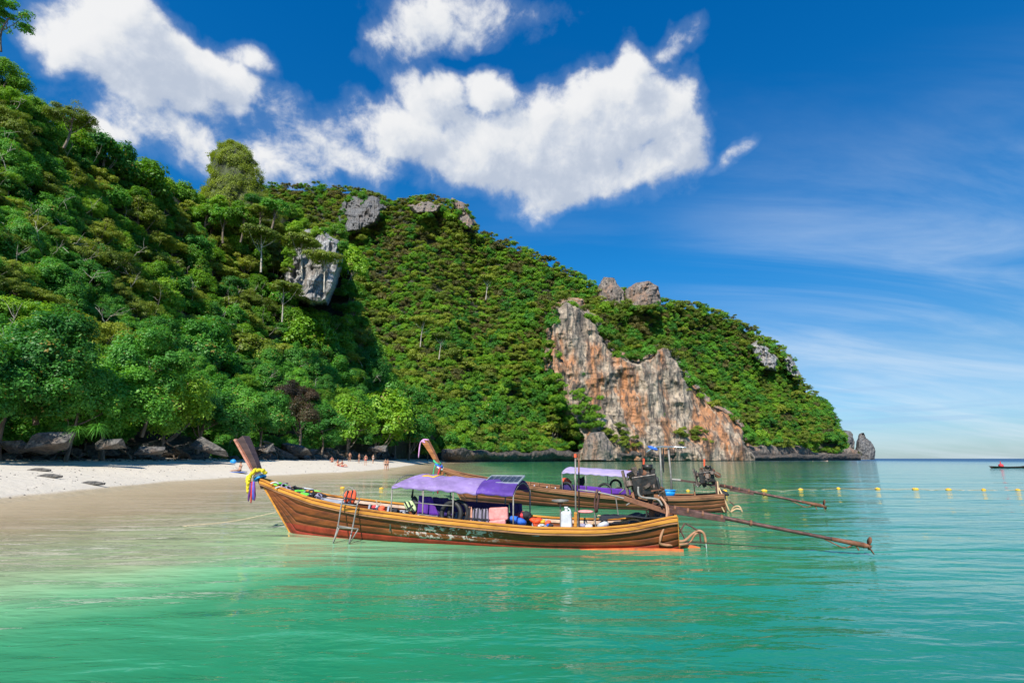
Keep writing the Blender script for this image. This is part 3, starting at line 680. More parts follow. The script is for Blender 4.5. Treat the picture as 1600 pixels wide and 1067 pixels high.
def crag(name, pts, D, depth, material, label, seed, nx=90, ny=70, rel=.10, cat='rock'):
    """free standing rock: closed lump with the given outline (photo pixels) around distance D"""
    P = np.array(pts, float); cx, by = P[:, 0].mean(), P[:, 1].max(); ty = P[:, 1].min()
    py = np.linspace(by, ty, ny); th = np.linspace(0, 2 * math.pi, nx)
    L, Rr = [], []
    for y in py:
        xs = []
        for i in range(len(P)):
            (x1, y1), (x2, y2) = P[i], P[(i + 1) % len(P)]
            if (y1 - y) * (y2 - y) <= 0 and y1 != y2: xs.append(x1 + (x2 - x1) * (y - y1) / (y2 - y1))
        xs = xs or [cx]; L.append(min(xs)); Rr.append(max(xs))
    L, Rr = np.array(L), np.array(Rr); mid = (L + Rr) / 2; hw = (Rr - L) / 2
    c = np.cos(th)[None, :]; s = np.sin(th)[None, :]
    PX = mid[:, None] + hw[:, None] * c; Y = D - s * (hw[:, None] / hw.max()) ** .8 * depth
    m_ = D / F; n = fbm(PX * m_ * .16 + seed, py[:, None] * m_ * .12, s * 1.7, 5) - .5; n2 = ridge(PX * m_ * .35 + seed, py[:, None] * m_ * .1, s * 1.3, 3) - .5
    Y = Y - n * depth * .9 - n2 * depth * .25; PX = PX + (n + n2 * .5) * hw.max() * rel * 3
    Q = at(PX, py[:, None] + 0 * PX, Y)
    top = Q[-1:].mean(1, keepdims=True) + 0 * Q[-1:]; Q = np.concatenate([Q, top], 0)
    o = link(name, np_mesh(name, Q.reshape(-1, 3), grid_faces(Q.shape[0], nx), [material], True)); return tag(o, label, cat)
crag('summit_crag', [(933, 480), (934, 446), (944, 433), (958, 434), (972, 452), (978, 480)], 452, 12, rk_brown, 'left of the two brown summit crags above the orange cliff', 1, rel=.12)
crag('summit_crag', [(972, 482), (978, 452), (992, 442), (1012, 439), (1028, 448), (1032, 466), (1034, 482)], 456, 14, rk_brown, 'right and wider of the two brown summit crags above the orange cliff', 2)
crag('rock_buttress', [(908, 718), (911, 694), (922, 676), (942, 674), (954, 692), (958, 718)], 312, 8, rk_brown, 'knobbly grey rock standing at the foot of the orange cliff on its left', 3)
crag('sea_stack', [(1334, 718), (1338, 690), (1343, 678), (1348, 676), (1352, 684), (1362, 690), (1368, 704), (1367, 718)], 522, 10, rk_slate, 'grey rock stack at the very tip of the headland', 4)
crag('rock_point', [(1296, 718), (1300, 700), (1312, 688), (1318, 672), (1330, 674), (1334, 690), (1333, 718)], 516, 10, rk_slate, 'grey bare rock at the end of the headland beside the sea stack', 5)
# dark undercut belt of rock along the waterline
def belt(px0, px1, top, name, material, label, D, depth=0.0, n=500, seed=0):
    px = np.linspace(px0, px1, n)[None, :]; t = np.linspace(0, 1, 14)[:, None]
    h = top(px); py = 719.5 + (h - 719.5) * t; PX = px + 0 * py
    d = D(px) + 0 * py
    d = d - 5 * np.sin(t * 2.6) * (.5 + fbm(PX * .14 + seed, t * 2, 1, 3)) - 5 * (fbm(PX * .06 + seed, t * 1.5, 5, 4) - .5) - 2
    d = np.where(t > .93, D(px) + 6, d)
    Q = at(PX, py, d); Q[0, :, 2] = -1.0
    return tag(link(name, np_mesh(name, Q.reshape(-1, 3), grid_faces(14, n), [material], True)), label, 'rock')
bD = lambda px: np.interp(px, [560, 640, 720, 860, 1000, 1170, 1300, 1370], [215, 232, 255, 318, 350, 408, 482, 512])
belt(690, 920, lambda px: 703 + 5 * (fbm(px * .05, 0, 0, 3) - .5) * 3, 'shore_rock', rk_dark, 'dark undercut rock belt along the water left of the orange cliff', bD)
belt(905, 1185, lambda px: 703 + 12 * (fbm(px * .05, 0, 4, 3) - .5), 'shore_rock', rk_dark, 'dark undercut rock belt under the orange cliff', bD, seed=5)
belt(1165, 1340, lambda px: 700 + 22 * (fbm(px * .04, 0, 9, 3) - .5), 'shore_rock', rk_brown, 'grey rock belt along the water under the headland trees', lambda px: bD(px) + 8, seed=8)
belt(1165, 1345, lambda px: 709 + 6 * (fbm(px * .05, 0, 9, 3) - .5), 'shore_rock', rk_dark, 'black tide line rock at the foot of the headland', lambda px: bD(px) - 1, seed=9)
# bushes growing on the orange cliff
rb = np.random.RandomState(8)
for (x0, x1, y0, y1, n, k, lb) in [(897, 945, 612, 668, 26, 'far_b', 'leafy bushes growing up the left foot of the orange cliff'), (945, 1000, 668, 704, 16, 'far_c', 'yellow green shrubs on the rocks under the orange cliff'),
                                   (1045, 1110, 670, 695, 14, 'far_c', 'dry olive shrubs on the ledge under the orange cliff'), (1228, 1300, 660, 692, 16, 'far_c', 'yellow green shrubs near the end of the headland'),
                                   (868, 884, 590, 640, 7, 'far_b', 'small bushes on the left edge of the orange cliff')]:
    for j in range(n):
        a_ = rb.uniform(x0, x1); b_ = rb.uniform(y0, y1); d = np.interp(a_, [850, 1000, 1170, 1300], [306, 345, 398, 470])
        r = rb.uniform(2.2, 4.2); p = at(a_, b_, d)
        o = link('cliff_bush', KINDS[k][0], None, p); o.scale = (r / 5,) * 3; o.rotation_euler = (0, 0, rb.uniform(0, 6)); tag(o, lb, 'bush', lb)
def fringe(poly, D, step, r_px, lab, seed, inside=0, skip=lambda x, y: False, kinds=('far_b', 'far_c', 'far_a')):
    rb = np.random.RandomState(seed); n = len(poly); P = []
    for i in range(n):
        a_ = np.array(poly[i], float); b_ = np.array(poly[(i + 1) % n], float); L_ = np.linalg.norm(b_ - a_)
        for q in range(max(1, int(L_ / step))): P.append(a_ + (b_ - a_) * (q + rb.uniform(0, 1)) * step / max(L_, step) + rb.normal(size=2) * r_px * .35)
    xs = [p[0] for p in poly]; ys = [p[1] for p in poly]; k = 0
    while k < inside:
        x, y = rb.uniform(min(xs), max(xs)), rb.uniform(min(ys), max(ys))
        if in_poly(x, y, poly): P.append(np.array([x, y])); k += 1
    for j, (x, y) in enumerate(P):
        if y > 706 or skip(x, y): continue
        d = float(D(x, y)) - 2; ins = j >= len(P) - inside; r = r_px * rb.uniform(.55, 1.15) * d / F * (.55 if ins else 1)
        k = kinds[rb.randint(len(kinds))]; o = link('cliff_bush', KINDS[k][0], None, tuple(at(x, y, d) + np.array([0, r * .4, -r * .2]))); o.scale = (r / KINDS[k][2],) * 3; o.rotation_euler = (0, 0, rb.uniform(0, 6))
        lb = ('small bush growing on the face of ' if ins else 'bush fringing the edge of ') + lab; tag(o, lb, 'bush', lb)
fD = lambda px, py: np.interp(px, [850, 1000, 1170], [322, 362, 412]) + (716 - py) * .12 - 10
fringe(CL_MAIN, fD, 11, 14, 'the big orange cliff', 1, 14, lambda x, y: y > 690 and x > 1160)
fringe([(940, 520), (1050, 532), (1052, 545), (985, 562), (955, 545)], fD, 14, 12, 'the dip in the top of the orange cliff', 2)
fringe(CL_GREY, lambda x, y: 141, 11, 13, 'the hanging grey cliff', 3, 4, lambda x, y: y > 415 and x > 452, ('mid_b', 'mid_c', 'mid_a'))
fringe(CL_SIDE, lambda x, y: B_D(x, y) - 20, 10, 9, 'the shaded cliff on the far ridge', 4, 12)
fringe(CL_KNOB, lambda x, y: B_D(x, y) - 17, 10, 6, 'the dark knob cliff', 5, 3); fringe(CL_KNOB2, lambda x, y: B_D(x, y) - 17, 10, 7, 'the rock face under the highest knob', 6, 9)
fringe(CL_WHITE, lambda x, y: B_D(x, y) - 17, 8, 6, 'the small pale cliff patch', 7, 3); fringe(CL_EAST, lambda x, y: B_D(x, y) - 17, 8, 5, 'the right shoulder rock', 8)
fringe([(935, 482), (1034, 484)], lambda x, y: 440, 8, 11, 'the two summit crags', 9)
fringe([(1172, 692), (1240, 696), (1300, 690), (1325, 684)], lambda x, y: bD(x), 13, 9, 'the grey shore belt of the headland', 11); fringe([(700, 700), (905, 700)], lambda x, y: bD(x), 20, 9, 'the dark shore belt left of the orange cliff', 12)
# vine covered tower
tw = crag('rock_tower', [(296, 345), (318, 305), (329, 265), (337, 238), (350, 226), (362, 223), (374, 228), (386, 244), (396, 264), (406, 295), (430, 345)], 165, 8, mat('vine_stem_rock', (.05, .06, .025), .95, var=.4, vs=.4), 'tall rounded rock tower wrapped in green vines on the ridge', 7, nx=80, ny=80, rel=.05, cat='rock tower')
rng = np.random.RandomState(31); me_t = tw.data; cnt = len(me_t.vertices); co = np.empty(cnt * 3, np.float32); me_t.vertices.foreach_get('co', co); co = co.reshape(-1, 3)
nn = np.empty(cnt * 3, np.float32); me_t.vertices.foreach_get('normal', nn); nn = nn.reshape(-1, 3)
cen = np.array([co[:, 0].mean(), co[:, 1].mean(), 0]); outw = co - cen; outw[:, 2] = 0; outw /= np.linalg.norm(outw, axis=1)[:, None] + 1e-6
idx = rng.randint(0, cnt, 70000); lump = fbm(co[idx, 0] * .35, co[idx, 1] * .35, co[idx, 2] * .55, 3)
Pv = co[idx] + outw[idx] * ((lump - .45) * 7.5 + rng.uniform(-.3, .4, len(idx)))[:, None] + rng.normal(size=(len(idx), 3)) * .35
Nv = outw[idx] * .7 + np.array([0, 0, .6]) + rng.normal(size=Pv.shape) * .4; Nv /= np.linalg.norm(Nv, axis=1)[:, None]
V, Fc, tint = leaf_quads(Pv, Nv, np.full(len(Pv), .42), rng, np.clip(lump * 1.6 - .3 + rng.normal(size=len(Pv)) * .1, 0, .9))
me = np_mesh('vines', V, Fc, [LM['olive']]); a = me.attributes.new('tint', 'FLOAT', 'FACE'); a.data.foreach_set('value', tint.astype(np.float32))
vo = link('vines', me, tw); vo['kind'] = 'stuff'
for k_, (px, py, r_, kk) in enumerate([(300, 330, 4.2, 'mid_c'), (326, 338, 4.6, 'mid_b'), (352, 345, 4.4, 'mid_a'), (380, 340, 5, 'mid_b'), (408, 335, 4.6, 'mid_c'), (428, 330, 4.4, 'mid_a'), (340, 318, 3, 'mid_b'), (395, 315, 3, 'mid_a')]):
    plant_tree(kk, at(px, py, 150), r_ / 4.2, k_, LOOK[kk] + ' tree at the foot of the vine covered tower, ' + ('left' if px < 345 else 'middle' if px < 390 else 'right') + (' upper' if py < 320 else '') + ' side', 'trees at the foot of the tower')

# ---- boulders under the trees
def boulder_mesh(seed, smoothn=0):
    rng = np.random.RandomState(seed); bm = bmesh.new()
    for i in range(13):
        v = rng.uniform(-1, 1, 3); v = v / max(abs(v)) * rng.uniform(.75, 1); bm.verts.new(v * np.array([1, .8, .62]))
    r = bmesh.ops.convex_hull(bm, input=bm.verts)
    for v in [v for v in bm.verts if not v.link_faces]: bm.verts.remove(v)
    bmesh.ops.dissolve_limit(bm, angle_limit=.25, verts=bm.verts, edges=bm.edges)
    bmesh.ops.bevel(bm, geom=list(bm.edges), offset=.03, segments=1, affect='EDGES', clamp_overlap=True)
    bmesh.ops.triangulate(bm, faces=bm.faces)
    bmesh.ops.subdivide_edges(bm, edges=bm.edges, cuts=2, use_grid_fill=True)
    for v in bm.verts:
        n = fbm(v.co.x * 2.5 + seed, v.co.y * 2.5, v.co.z * 2.5, 4) - .5; v.co += v.co.normalized() * float(n) * .26
    me = bpy.data.meshes.new('boulder'); bm.to_mesh(me); bm.free(); me.materials.append(rk_boulder)
    return me
rk_boulder = rock_material('rock_boulder', (.07, .065, .058), (.165, .152, .135), (.20, .12, .07), (.03, .03, .03), 1.6, .35, .5)
BM = [boulder_mesh(s) for s in range(7)]
def rock_line(y): return shore_x(y) - np.interp(y, [0, 20, 60, 150, 200], [17.5, 17, 15.5, 13, 10])
def bzone(px):
    return ('at the left end of the beach' if px < 150 else 'under the broad leaved trees left of the near prow' if px < 370 else 'behind the near prow' if px < 470 else 'behind the sunbathers' if px < 620 else 'at the far end of the beach')
rng = np.random.RandomState(9)
BIG = [(82, 690, 38.5, 1.5, .2, 'largest tilted slab boulder at the left end of the beach'), (172, 694, 41, 1.05, 0, 'flat topped block boulder under the broad leaved tree'), (20, 700, 39, 1.1, .1, 'low dark boulder at the left edge of the picture'),
       (330, 698, 55, 1.7, -.35, 'long grey slab sloping down to the sand left of the near prow'), (462, 702, 82, 2.0, -.25, 'pale grey slab boulder lying behind the near prow'), (235, 704, 47, .95, 0, 'low boulder between the block boulder and the long slab'),
       (415, 700, 72, 1.5, .1, 'rounded brown boulder just right of the near prow'), (590, 700, 135, 2.2, .0, 'grey broken slab at the far end of the beach')]
for (px, py, d, s, tilt, lb) in BIG:
    p = at(px, py, d); o = link('boulder', BM[int(px) % 7], None, p); o.scale = (s * 1.25, s, s * .72); o.rotation_euler = (rng.uniform(-.2, .2), -tilt, rng.uniform(-.5, .5)); tag(o, lb, 'boulder')
for j in range(290):
    y = 33 + 150 * rng.uniform(0, 1) ** 1.7; back = rng.uniform(-.8, 3.6); x = rock_line(y) - back
    z = float(sand_h(np.array(x), np.array(y))); s = rng.uniform(.28, 1.15) * (1 + y * .006) * (1.1 if back > .8 else .55)
    o = link('boulder', BM[rng.randint(7)], None, (x, y, z + s * .15 + max(0, back) * .26)); o.scale = (s * rng.uniform(.8, 1.5), s, s * rng.uniform(.5, .85)); o.rotation_euler = (rng.uniform(-.5, .5), rng.uniform(-.5, .5), rng.uniform(0, 6.28))
    px = 800 + 800 * x / y; sz = 'large' if s > 1.1 else 'middling' if s > .6 else 'small'
    lb = sz + ' dark boulder in the pile ' + bzone(px); tag(o, lb, 'boulder', sz + ' boulders ' + bzone(px))
# bank of earth and roots behind the boulders
yy = np.linspace(25, 230, 260)[:, None]; tt = np.linspace(0, 1, 16)[None, :]
X = rock_line(yy) - 3.6 - tt * 6 + (fbm(yy * .3, tt * 3, 1, 3) - .5) * 2.2; Z = 1.2 + tt * 5.2 + (fbm(yy * .8, tt * 5, 3, 4) - .5) * 1.4; Z = Z + 0 * X
V = np.stack([X, yy + 0 * X, Z], -1)
tag(link('earth_bank', np_mesh('earth_bank', V.reshape(-1, 3), grid_faces(260, 16), [mat('earth_bank', (.05, .036, .025), .95, var=.4, vs=1.5, bump=1, bs=5)], True)), kind='structure')
# fallen logs and roots
VV = []; FF = []; off = 0
for j in range(150):
    y = 33 + 130 * rng.uniform(0, 1) ** 1.6; x = rock_line(y) - rng.uniform(.5, 4); z = rng.uniform(1.6, 4.2); L = rng.uniform(1.2, 4)
    a_ = rng.normal() * .9; q = np.linspace(0, 1, 6)[:, None]; dirv = np.array([math.cos(a_) * .5, math.sin(a_), -rng.uniform(.2, .8)]); dirv /= np.linalg.norm(dirv)
    pts = np.array([x, y, z]) + q * dirv * L + rng.normal(size=(6, 3)) * .12
    V, Fq = tube_arrays(pts, np.linspace(.09, .03, 6) * rng.uniform(.6, 1.8), 5); VV.append(V); FF.append(Fq + off); off += len(V)
tag(link('roots', np_mesh('roots', np.vstack(VV), np.vstack(FF), [bark], True)), 'tangle of bare brown roots and dead branches behind the beach boulders', 'roots', kind='stuff')
# pandanus clumps: strappy leaves
def pandanus(px, py, d, s, lb):
    rng = np.random.RandomState(int(px)); V = []; Fc = []
    for j in range(170):
        a_ = rng.uniform(0, 6.28); e = rng.uniform(-.2, 1.2); L = rng.uniform(.9, 1.7) * s; w = .05 * s; sd = np.array([-math.sin(a_), math.cos(a_), 0]) * w
        for q in range(6):
            t = q / 5; hor = L * t * math.cos(e * (1 - t * .3)); ver = L * (t * math.sin(e) - .75 * t * t)
            c = np.array([math.cos(a_) * hor, math.sin(a_) * hor, ver]); b = len(V)
            V += [c - sd * (1 - t * .9), c + sd * (1 - t * .9)]
            if q: Fc.append((b - 2, b - 1, b + 1, b))
    me = np_mesh('pandanus', V, Fc, [LM['deep']]); a = me.attributes.new('tint', 'FLOAT', 'POINT'); a.data.foreach_set('value', rng.uniform(.1, .85, len(V)).astype(np.float32))
    tag(link('pandanus', me, None, at(px, py, d)), lb, 'plant')
for a in [(120, 672, 39, .75, 'strappy leaved clump hanging over the biggest left boulder'), (152, 668, 40, .8, 'strappy leaved clump above the flat topped boulder'), (98, 664, 39.5, .65, 'strappy leaved clump left of its two neighbours')]: pandanus(*a)
# beach litter: pebbles and drift on the sand
ps = []; 
for j in range(500):
    y = 16 + 60 * rng.uniform(0, 1) ** 1.6; x = shore_x(y) - rng.uniform(.6, 8) ** 1.0; ps.append((x, y, float(sand_h(np.array(x), np.array(y))), rng.uniform(.015, .06)))
for j in range(700):
    y = 30 + 60 * rng.uniform(0, 1) ** 1.5; x = rock_line(y) + rng.uniform(-.5, 2.5); ps.append((x, y, float(sand_h(np.array(x), np.array(y))), rng.uniform(.04, .17)))
octa = np.array([(1, 0, 0), (0, 1, 0), (-1, 0, 0), (0, -1, 0), (0, 0, .6), (0, 0, -.5)]); of = np.array([(0, 1, 4), (1, 2, 4), (2, 3, 4), (3, 0, 4), (1, 0, 5), (2, 1, 5), (3, 2, 5), (0, 3, 5)])
V = []; Fc = []
for k, (x, y, z, s) in enumerate(ps):
    a_ = rng.uniform(0, 6.28); m_ = np.array([[math.cos(a_), -math.sin(a_), 0], [math.sin(a_), math.cos(a_), 0], [0, 0, 1]])
    V.append((octa * rng.uniform(.6, 1.6, (6, 3)) * s) @ m_.T + (x, y, z)); Fc.append(of + 6 * k)
tag(link('beach_pebbles', np_mesh('beach_pebbles', np.vstack(V), np.vstack(Fc), [rk_boulder])), 'dark pebbles and drift scattered over the white sand', 'pebbles', kind='stuff')
for (px, py, lb) in [(62, 727, 'dark flat driftwood log lying on the shaded sand'), (82, 716, 'smaller dark drift log just above the flat one'), (150, 716, 'short dark log by the foot of the rocks')]:
    p = on_z(px, py, 1.28) if py > 720 else at(px, py, 30)
    y = min(33, p[1]) if p[1] > 0 else 33; p = at(px, py, y); z = float(sand_h(np.array(p[0]), np.array(p[1])))
    V, Fq = tube_arrays([(-.7, 0, 0), (-.3, .05, .03), (.2, 0, .02), (.7, .06, 0)], [.05, .12, .13, .06], 7)
    tag(link('driftwood', np_mesh('driftwood', V, Fq, [rk_boulder], True), None, (p[0], p[1], z + .05)), lb, 'driftwood')

# ------------------------------------------------------------------ boats
def wood_material(name, c1, c2, red=None, redz=.10, flake=0.0, gloss=.6, dark=(.05, .025, .012)):
    m = bpy.data.materials.new(name); m.use_nodes = True; N = NT(m.node_tree); b = m.node_tree.nodes['Principled BSDF']
    tc = N.n('ShaderNodeTexCoord').outputs['Object']; s = N.n('ShaderNodeSeparateXYZ'); N.put(s.inputs[0], tc)
    g_ = N.mapv(tc, sc=(.5, 3, 7)); c = N.mix(N.ss(N.noise(g_, 2.2, 8, .65, .4), .3, .7), c1, c2)
    c = N.mix(N.m('MULTIPLY', N.ss(N.noise(N.mapv(tc, sc=(.6, 1, 2.2)), 1.6, 7, .68, .6), .50, .68), .75), c, dark)
    c = N.mix(N.m('MULTIPLY', N.ss(N.noise(N.mapv(tc, sc=(9, 3, 1.0)), 1.2, 5, .6), .62, .75), .35), c, dark)
    if flake:
        w = N.m('MULTIPLY', N.m('MULTIPLY', N.ss(s.outputs[0], flake - 1.5, flake - .5), N.ss(s.outputs[0], flake + 1.6, flake + .5)), N.m('MULTIPLY', N.ss(s.outputs[2], .06, .16), N.ss(s.outputs[2], .5, .36)))
        fl = N.m('MULTIPLY', N.ss(N.noise(N.mapv(tc, sc=(1.6, 2, 2.2)), 4.0, 9, .78, .5), .525, .56), w)
        c = N.mix(fl, c, (.62, .50, .46))
    if red:
        zz_ = N.m('ADD', s.outputs[2], N.m('MULTIPLY', N.m('SUBTRACT', N.noise(tc, 2.2, 4), .5), .06))
        zz_ = N.m('SUBTRACT', zz_, N.m('MULTIPLY', N.ss(s.outputs[0], 4.5, 9.3), .14))
        f = N.ss(zz_, redz + .02, redz - .01)
        rc = N.mix(N.ss(N.noise(tc, 3, 7, .7), .3, .7), red, tuple(x * .45 for x in red))
        c = N.mix(N.m('MULTIPLY', f, .9), c, rc)
    N.put(b.inputs['Base Color'], c); N.put(b.inputs['Roughness'], N.ss(N.noise(tc, 5, 5), .2, .8, gloss - .12, gloss + .2))
    b.inputs['Specular IOR Level'].default_value = .3
    bp = N.n('ShaderNodeBump'); bp.inputs['Strength'].default_value = .5; bp.inputs['Distance'].default_value = .012
    N.put(bp.inputs['Height'], N.noise(N.mapv(tc, sc=(1.0, 6, 12)), 6, 6, .6)); N.put(b.inputs['Normal'], bp.outputs[0])
    return m
M = {}
M['hull'] = wood_material('varnished_hull', (.095, .025, .007), (.25, .072, .015), red=(.34, .04, .018), flake=4.7)
M['hull2'] = wood_material('brown_hull', (.13, .042, .02), (.25, .095, .038), red=(.07, .03, .02), redz=.06)
M['rail'] = wood_material('golden_rail', (.42, .165, .022), (.66, .30, .045), dark=(.16, .05, .015))
M['rail2'] = wood_material('brown_rail', (.20, .085, .04), (.34, .16, .075))
M['post'] = wood_material('prow_wood', (.22, .075, .03), (.42, .17, .06), gloss=.3)
M['postlit'] = wood_material('prow_lit_face', (.42, .17, .11), (.58, .27, .19), gloss=.4)  # front of the near prow, sunlight mixed into the wood colour
M['postshade'] = wood_material('prow_shaded_face', (.055, .035, .035), (.10, .06, .055), gloss=.3)  # side of the near prow away from the sun, shade mixed into the colour
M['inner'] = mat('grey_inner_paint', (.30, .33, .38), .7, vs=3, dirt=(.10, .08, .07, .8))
M['inner_dark'] = mat('dark_inner', (.06, .06, .075), .7, vs=3, dirt=(.2, .19, .2, .6))
M['deck'] = mat('grey_deck', (.42, .43, .45), .75, vs=3, dirt=(.15, .12, .10, .8))
M['cream'] = mat('cream_wood', (.60, .42, .30), .7, vs=3, dirt=(.3, .18, .12, .6))
M['lav'] = mat('lavender_canvas', (.25, .17, .37), .8, var=.12, vs=2.5, bump=.5, bs=9, dirt=(.38, .31, .48, .6))
M['purple'] = mat('purple_canvas', (.085, .033, .25), .75, var=.12, vs=2.5, bump=.5, bs=9, dirt=(.19, .12, .36, .6))
M['pale_lav'] = mat('pale_lavender_canvas', (.36, .29, .47), .8, var=.06, vs=2.5, bump=.3, bs=9)
M['indigo'] = mat('dark_violet_canvas', (.035, .018, .12), .8, vs=3)
M['violet'] = mat('violet_cloth', (.10, .02, .28), .8, vs=3)
M['yellow'] = mat('yellow_paint', (.75, .42, .02), .6, vs=6)
M['metal'] = mat('grey_metal', (.24, .225, .20), .6, .35, vs=9, dirt=(.25, .12, .06, .6))
M['rust'] = mat('rusty_metal', (.20, .085, .045), .75, .2, vs=9, dirt=(.09, .04, .03, .8))
M['darkrust'] = mat('dark_rusty_steel', (.10, .05, .042), .6, .35, var=.2, vs=7, dirt=(.22, .09, .05, .7))
M['engine'] = mat('oily_engine', (.03, .028, .027), .45, .5, var=.3, vs=9, dirt=(.14, .075, .045, .8))
M['engine2'] = mat('worn_engine', (.13, .095, .075), .6, .4, var=.3, vs=9, dirt=(.3, .22, .18, .7))
M['rubber'] = mat('black_rubber', (.018, .018, .019), .6, vs=5)
M['black'] = mat('black_cloth', (.02, .02, .025), .8, vs=5)
M['hose'] = mat('brown_hose', (.38, .19, .10), .45, vs=6)
M['hosetan'] = mat('tan_hose', (.50, .34, .18), .5, vs=6)
M['rope'] = mat('rope', (.42, .34, .22), .9, vs=20)
M['orange'] = mat('orange_nylon', (.75, .10, .035), .7, vs=8, bump=.4)
M['redorange'] = mat('bright_orange_nylon', (.85, .07, .01), .6, vs=8, bump=.4)
M['pink'] = mat('faded_pink_nylon', (.72, .27, .25), .8, vs=8, bump=.4, bs=14)
M['peach'] = mat('faded_peach_nylon', (.78, .38, .26), .8, vs=8, bump=.4)
M['greynylon'] = mat('grey_nylon', (.26, .23, .30), .8, vs=8, bump=.4, bs=14)
M['lime'] = mat('pale_lime_nylon', (.50, .62, .30), .75, vs=8)
M['green'] = mat('bright_green_rubber', (.12, .55, .05), .5, vs=8)
M['white'] = mat('white_plastic', (.58, .59, .60), .4, vs=3, dirt=(.5, .48, .45, .4))
M['blue'] = mat('blue_cloth', (.02, .12, .55), .7, vs=8)
M['sky'] = mat('bright_blue_plastic', (.01, .28, .72), .5, vs=5)
M['gold'] = mat('marigold', (.80, .52, .015), .8, var=.3, vs=40)
M['ribbon'] = mat('purple_ribbon', (.12, .03, .20), .7, vs=8)
M['red'] = mat('red_cloth', (.55, .04, .05), .75, vs=8)
M['pinkribbon'] = mat('pink_ribbon', (.72, .33, .62), .7, vs=8)
M['greenribbon'] = mat('green_ribbon', (.04, .36, .16), .7, vs=8)
M['pv'] = mat('solar_cells', (.012, .022, .06), .3, 0, vs=3)
M['alu'] = mat('aluminium_frame', (.62, .64, .66), .35, .7, vs=5)
M['skeg'] = mat('orange_antifouling', (.62, .13, .03), .7, vs=5, dirt=(.2, .08, .05, .6))

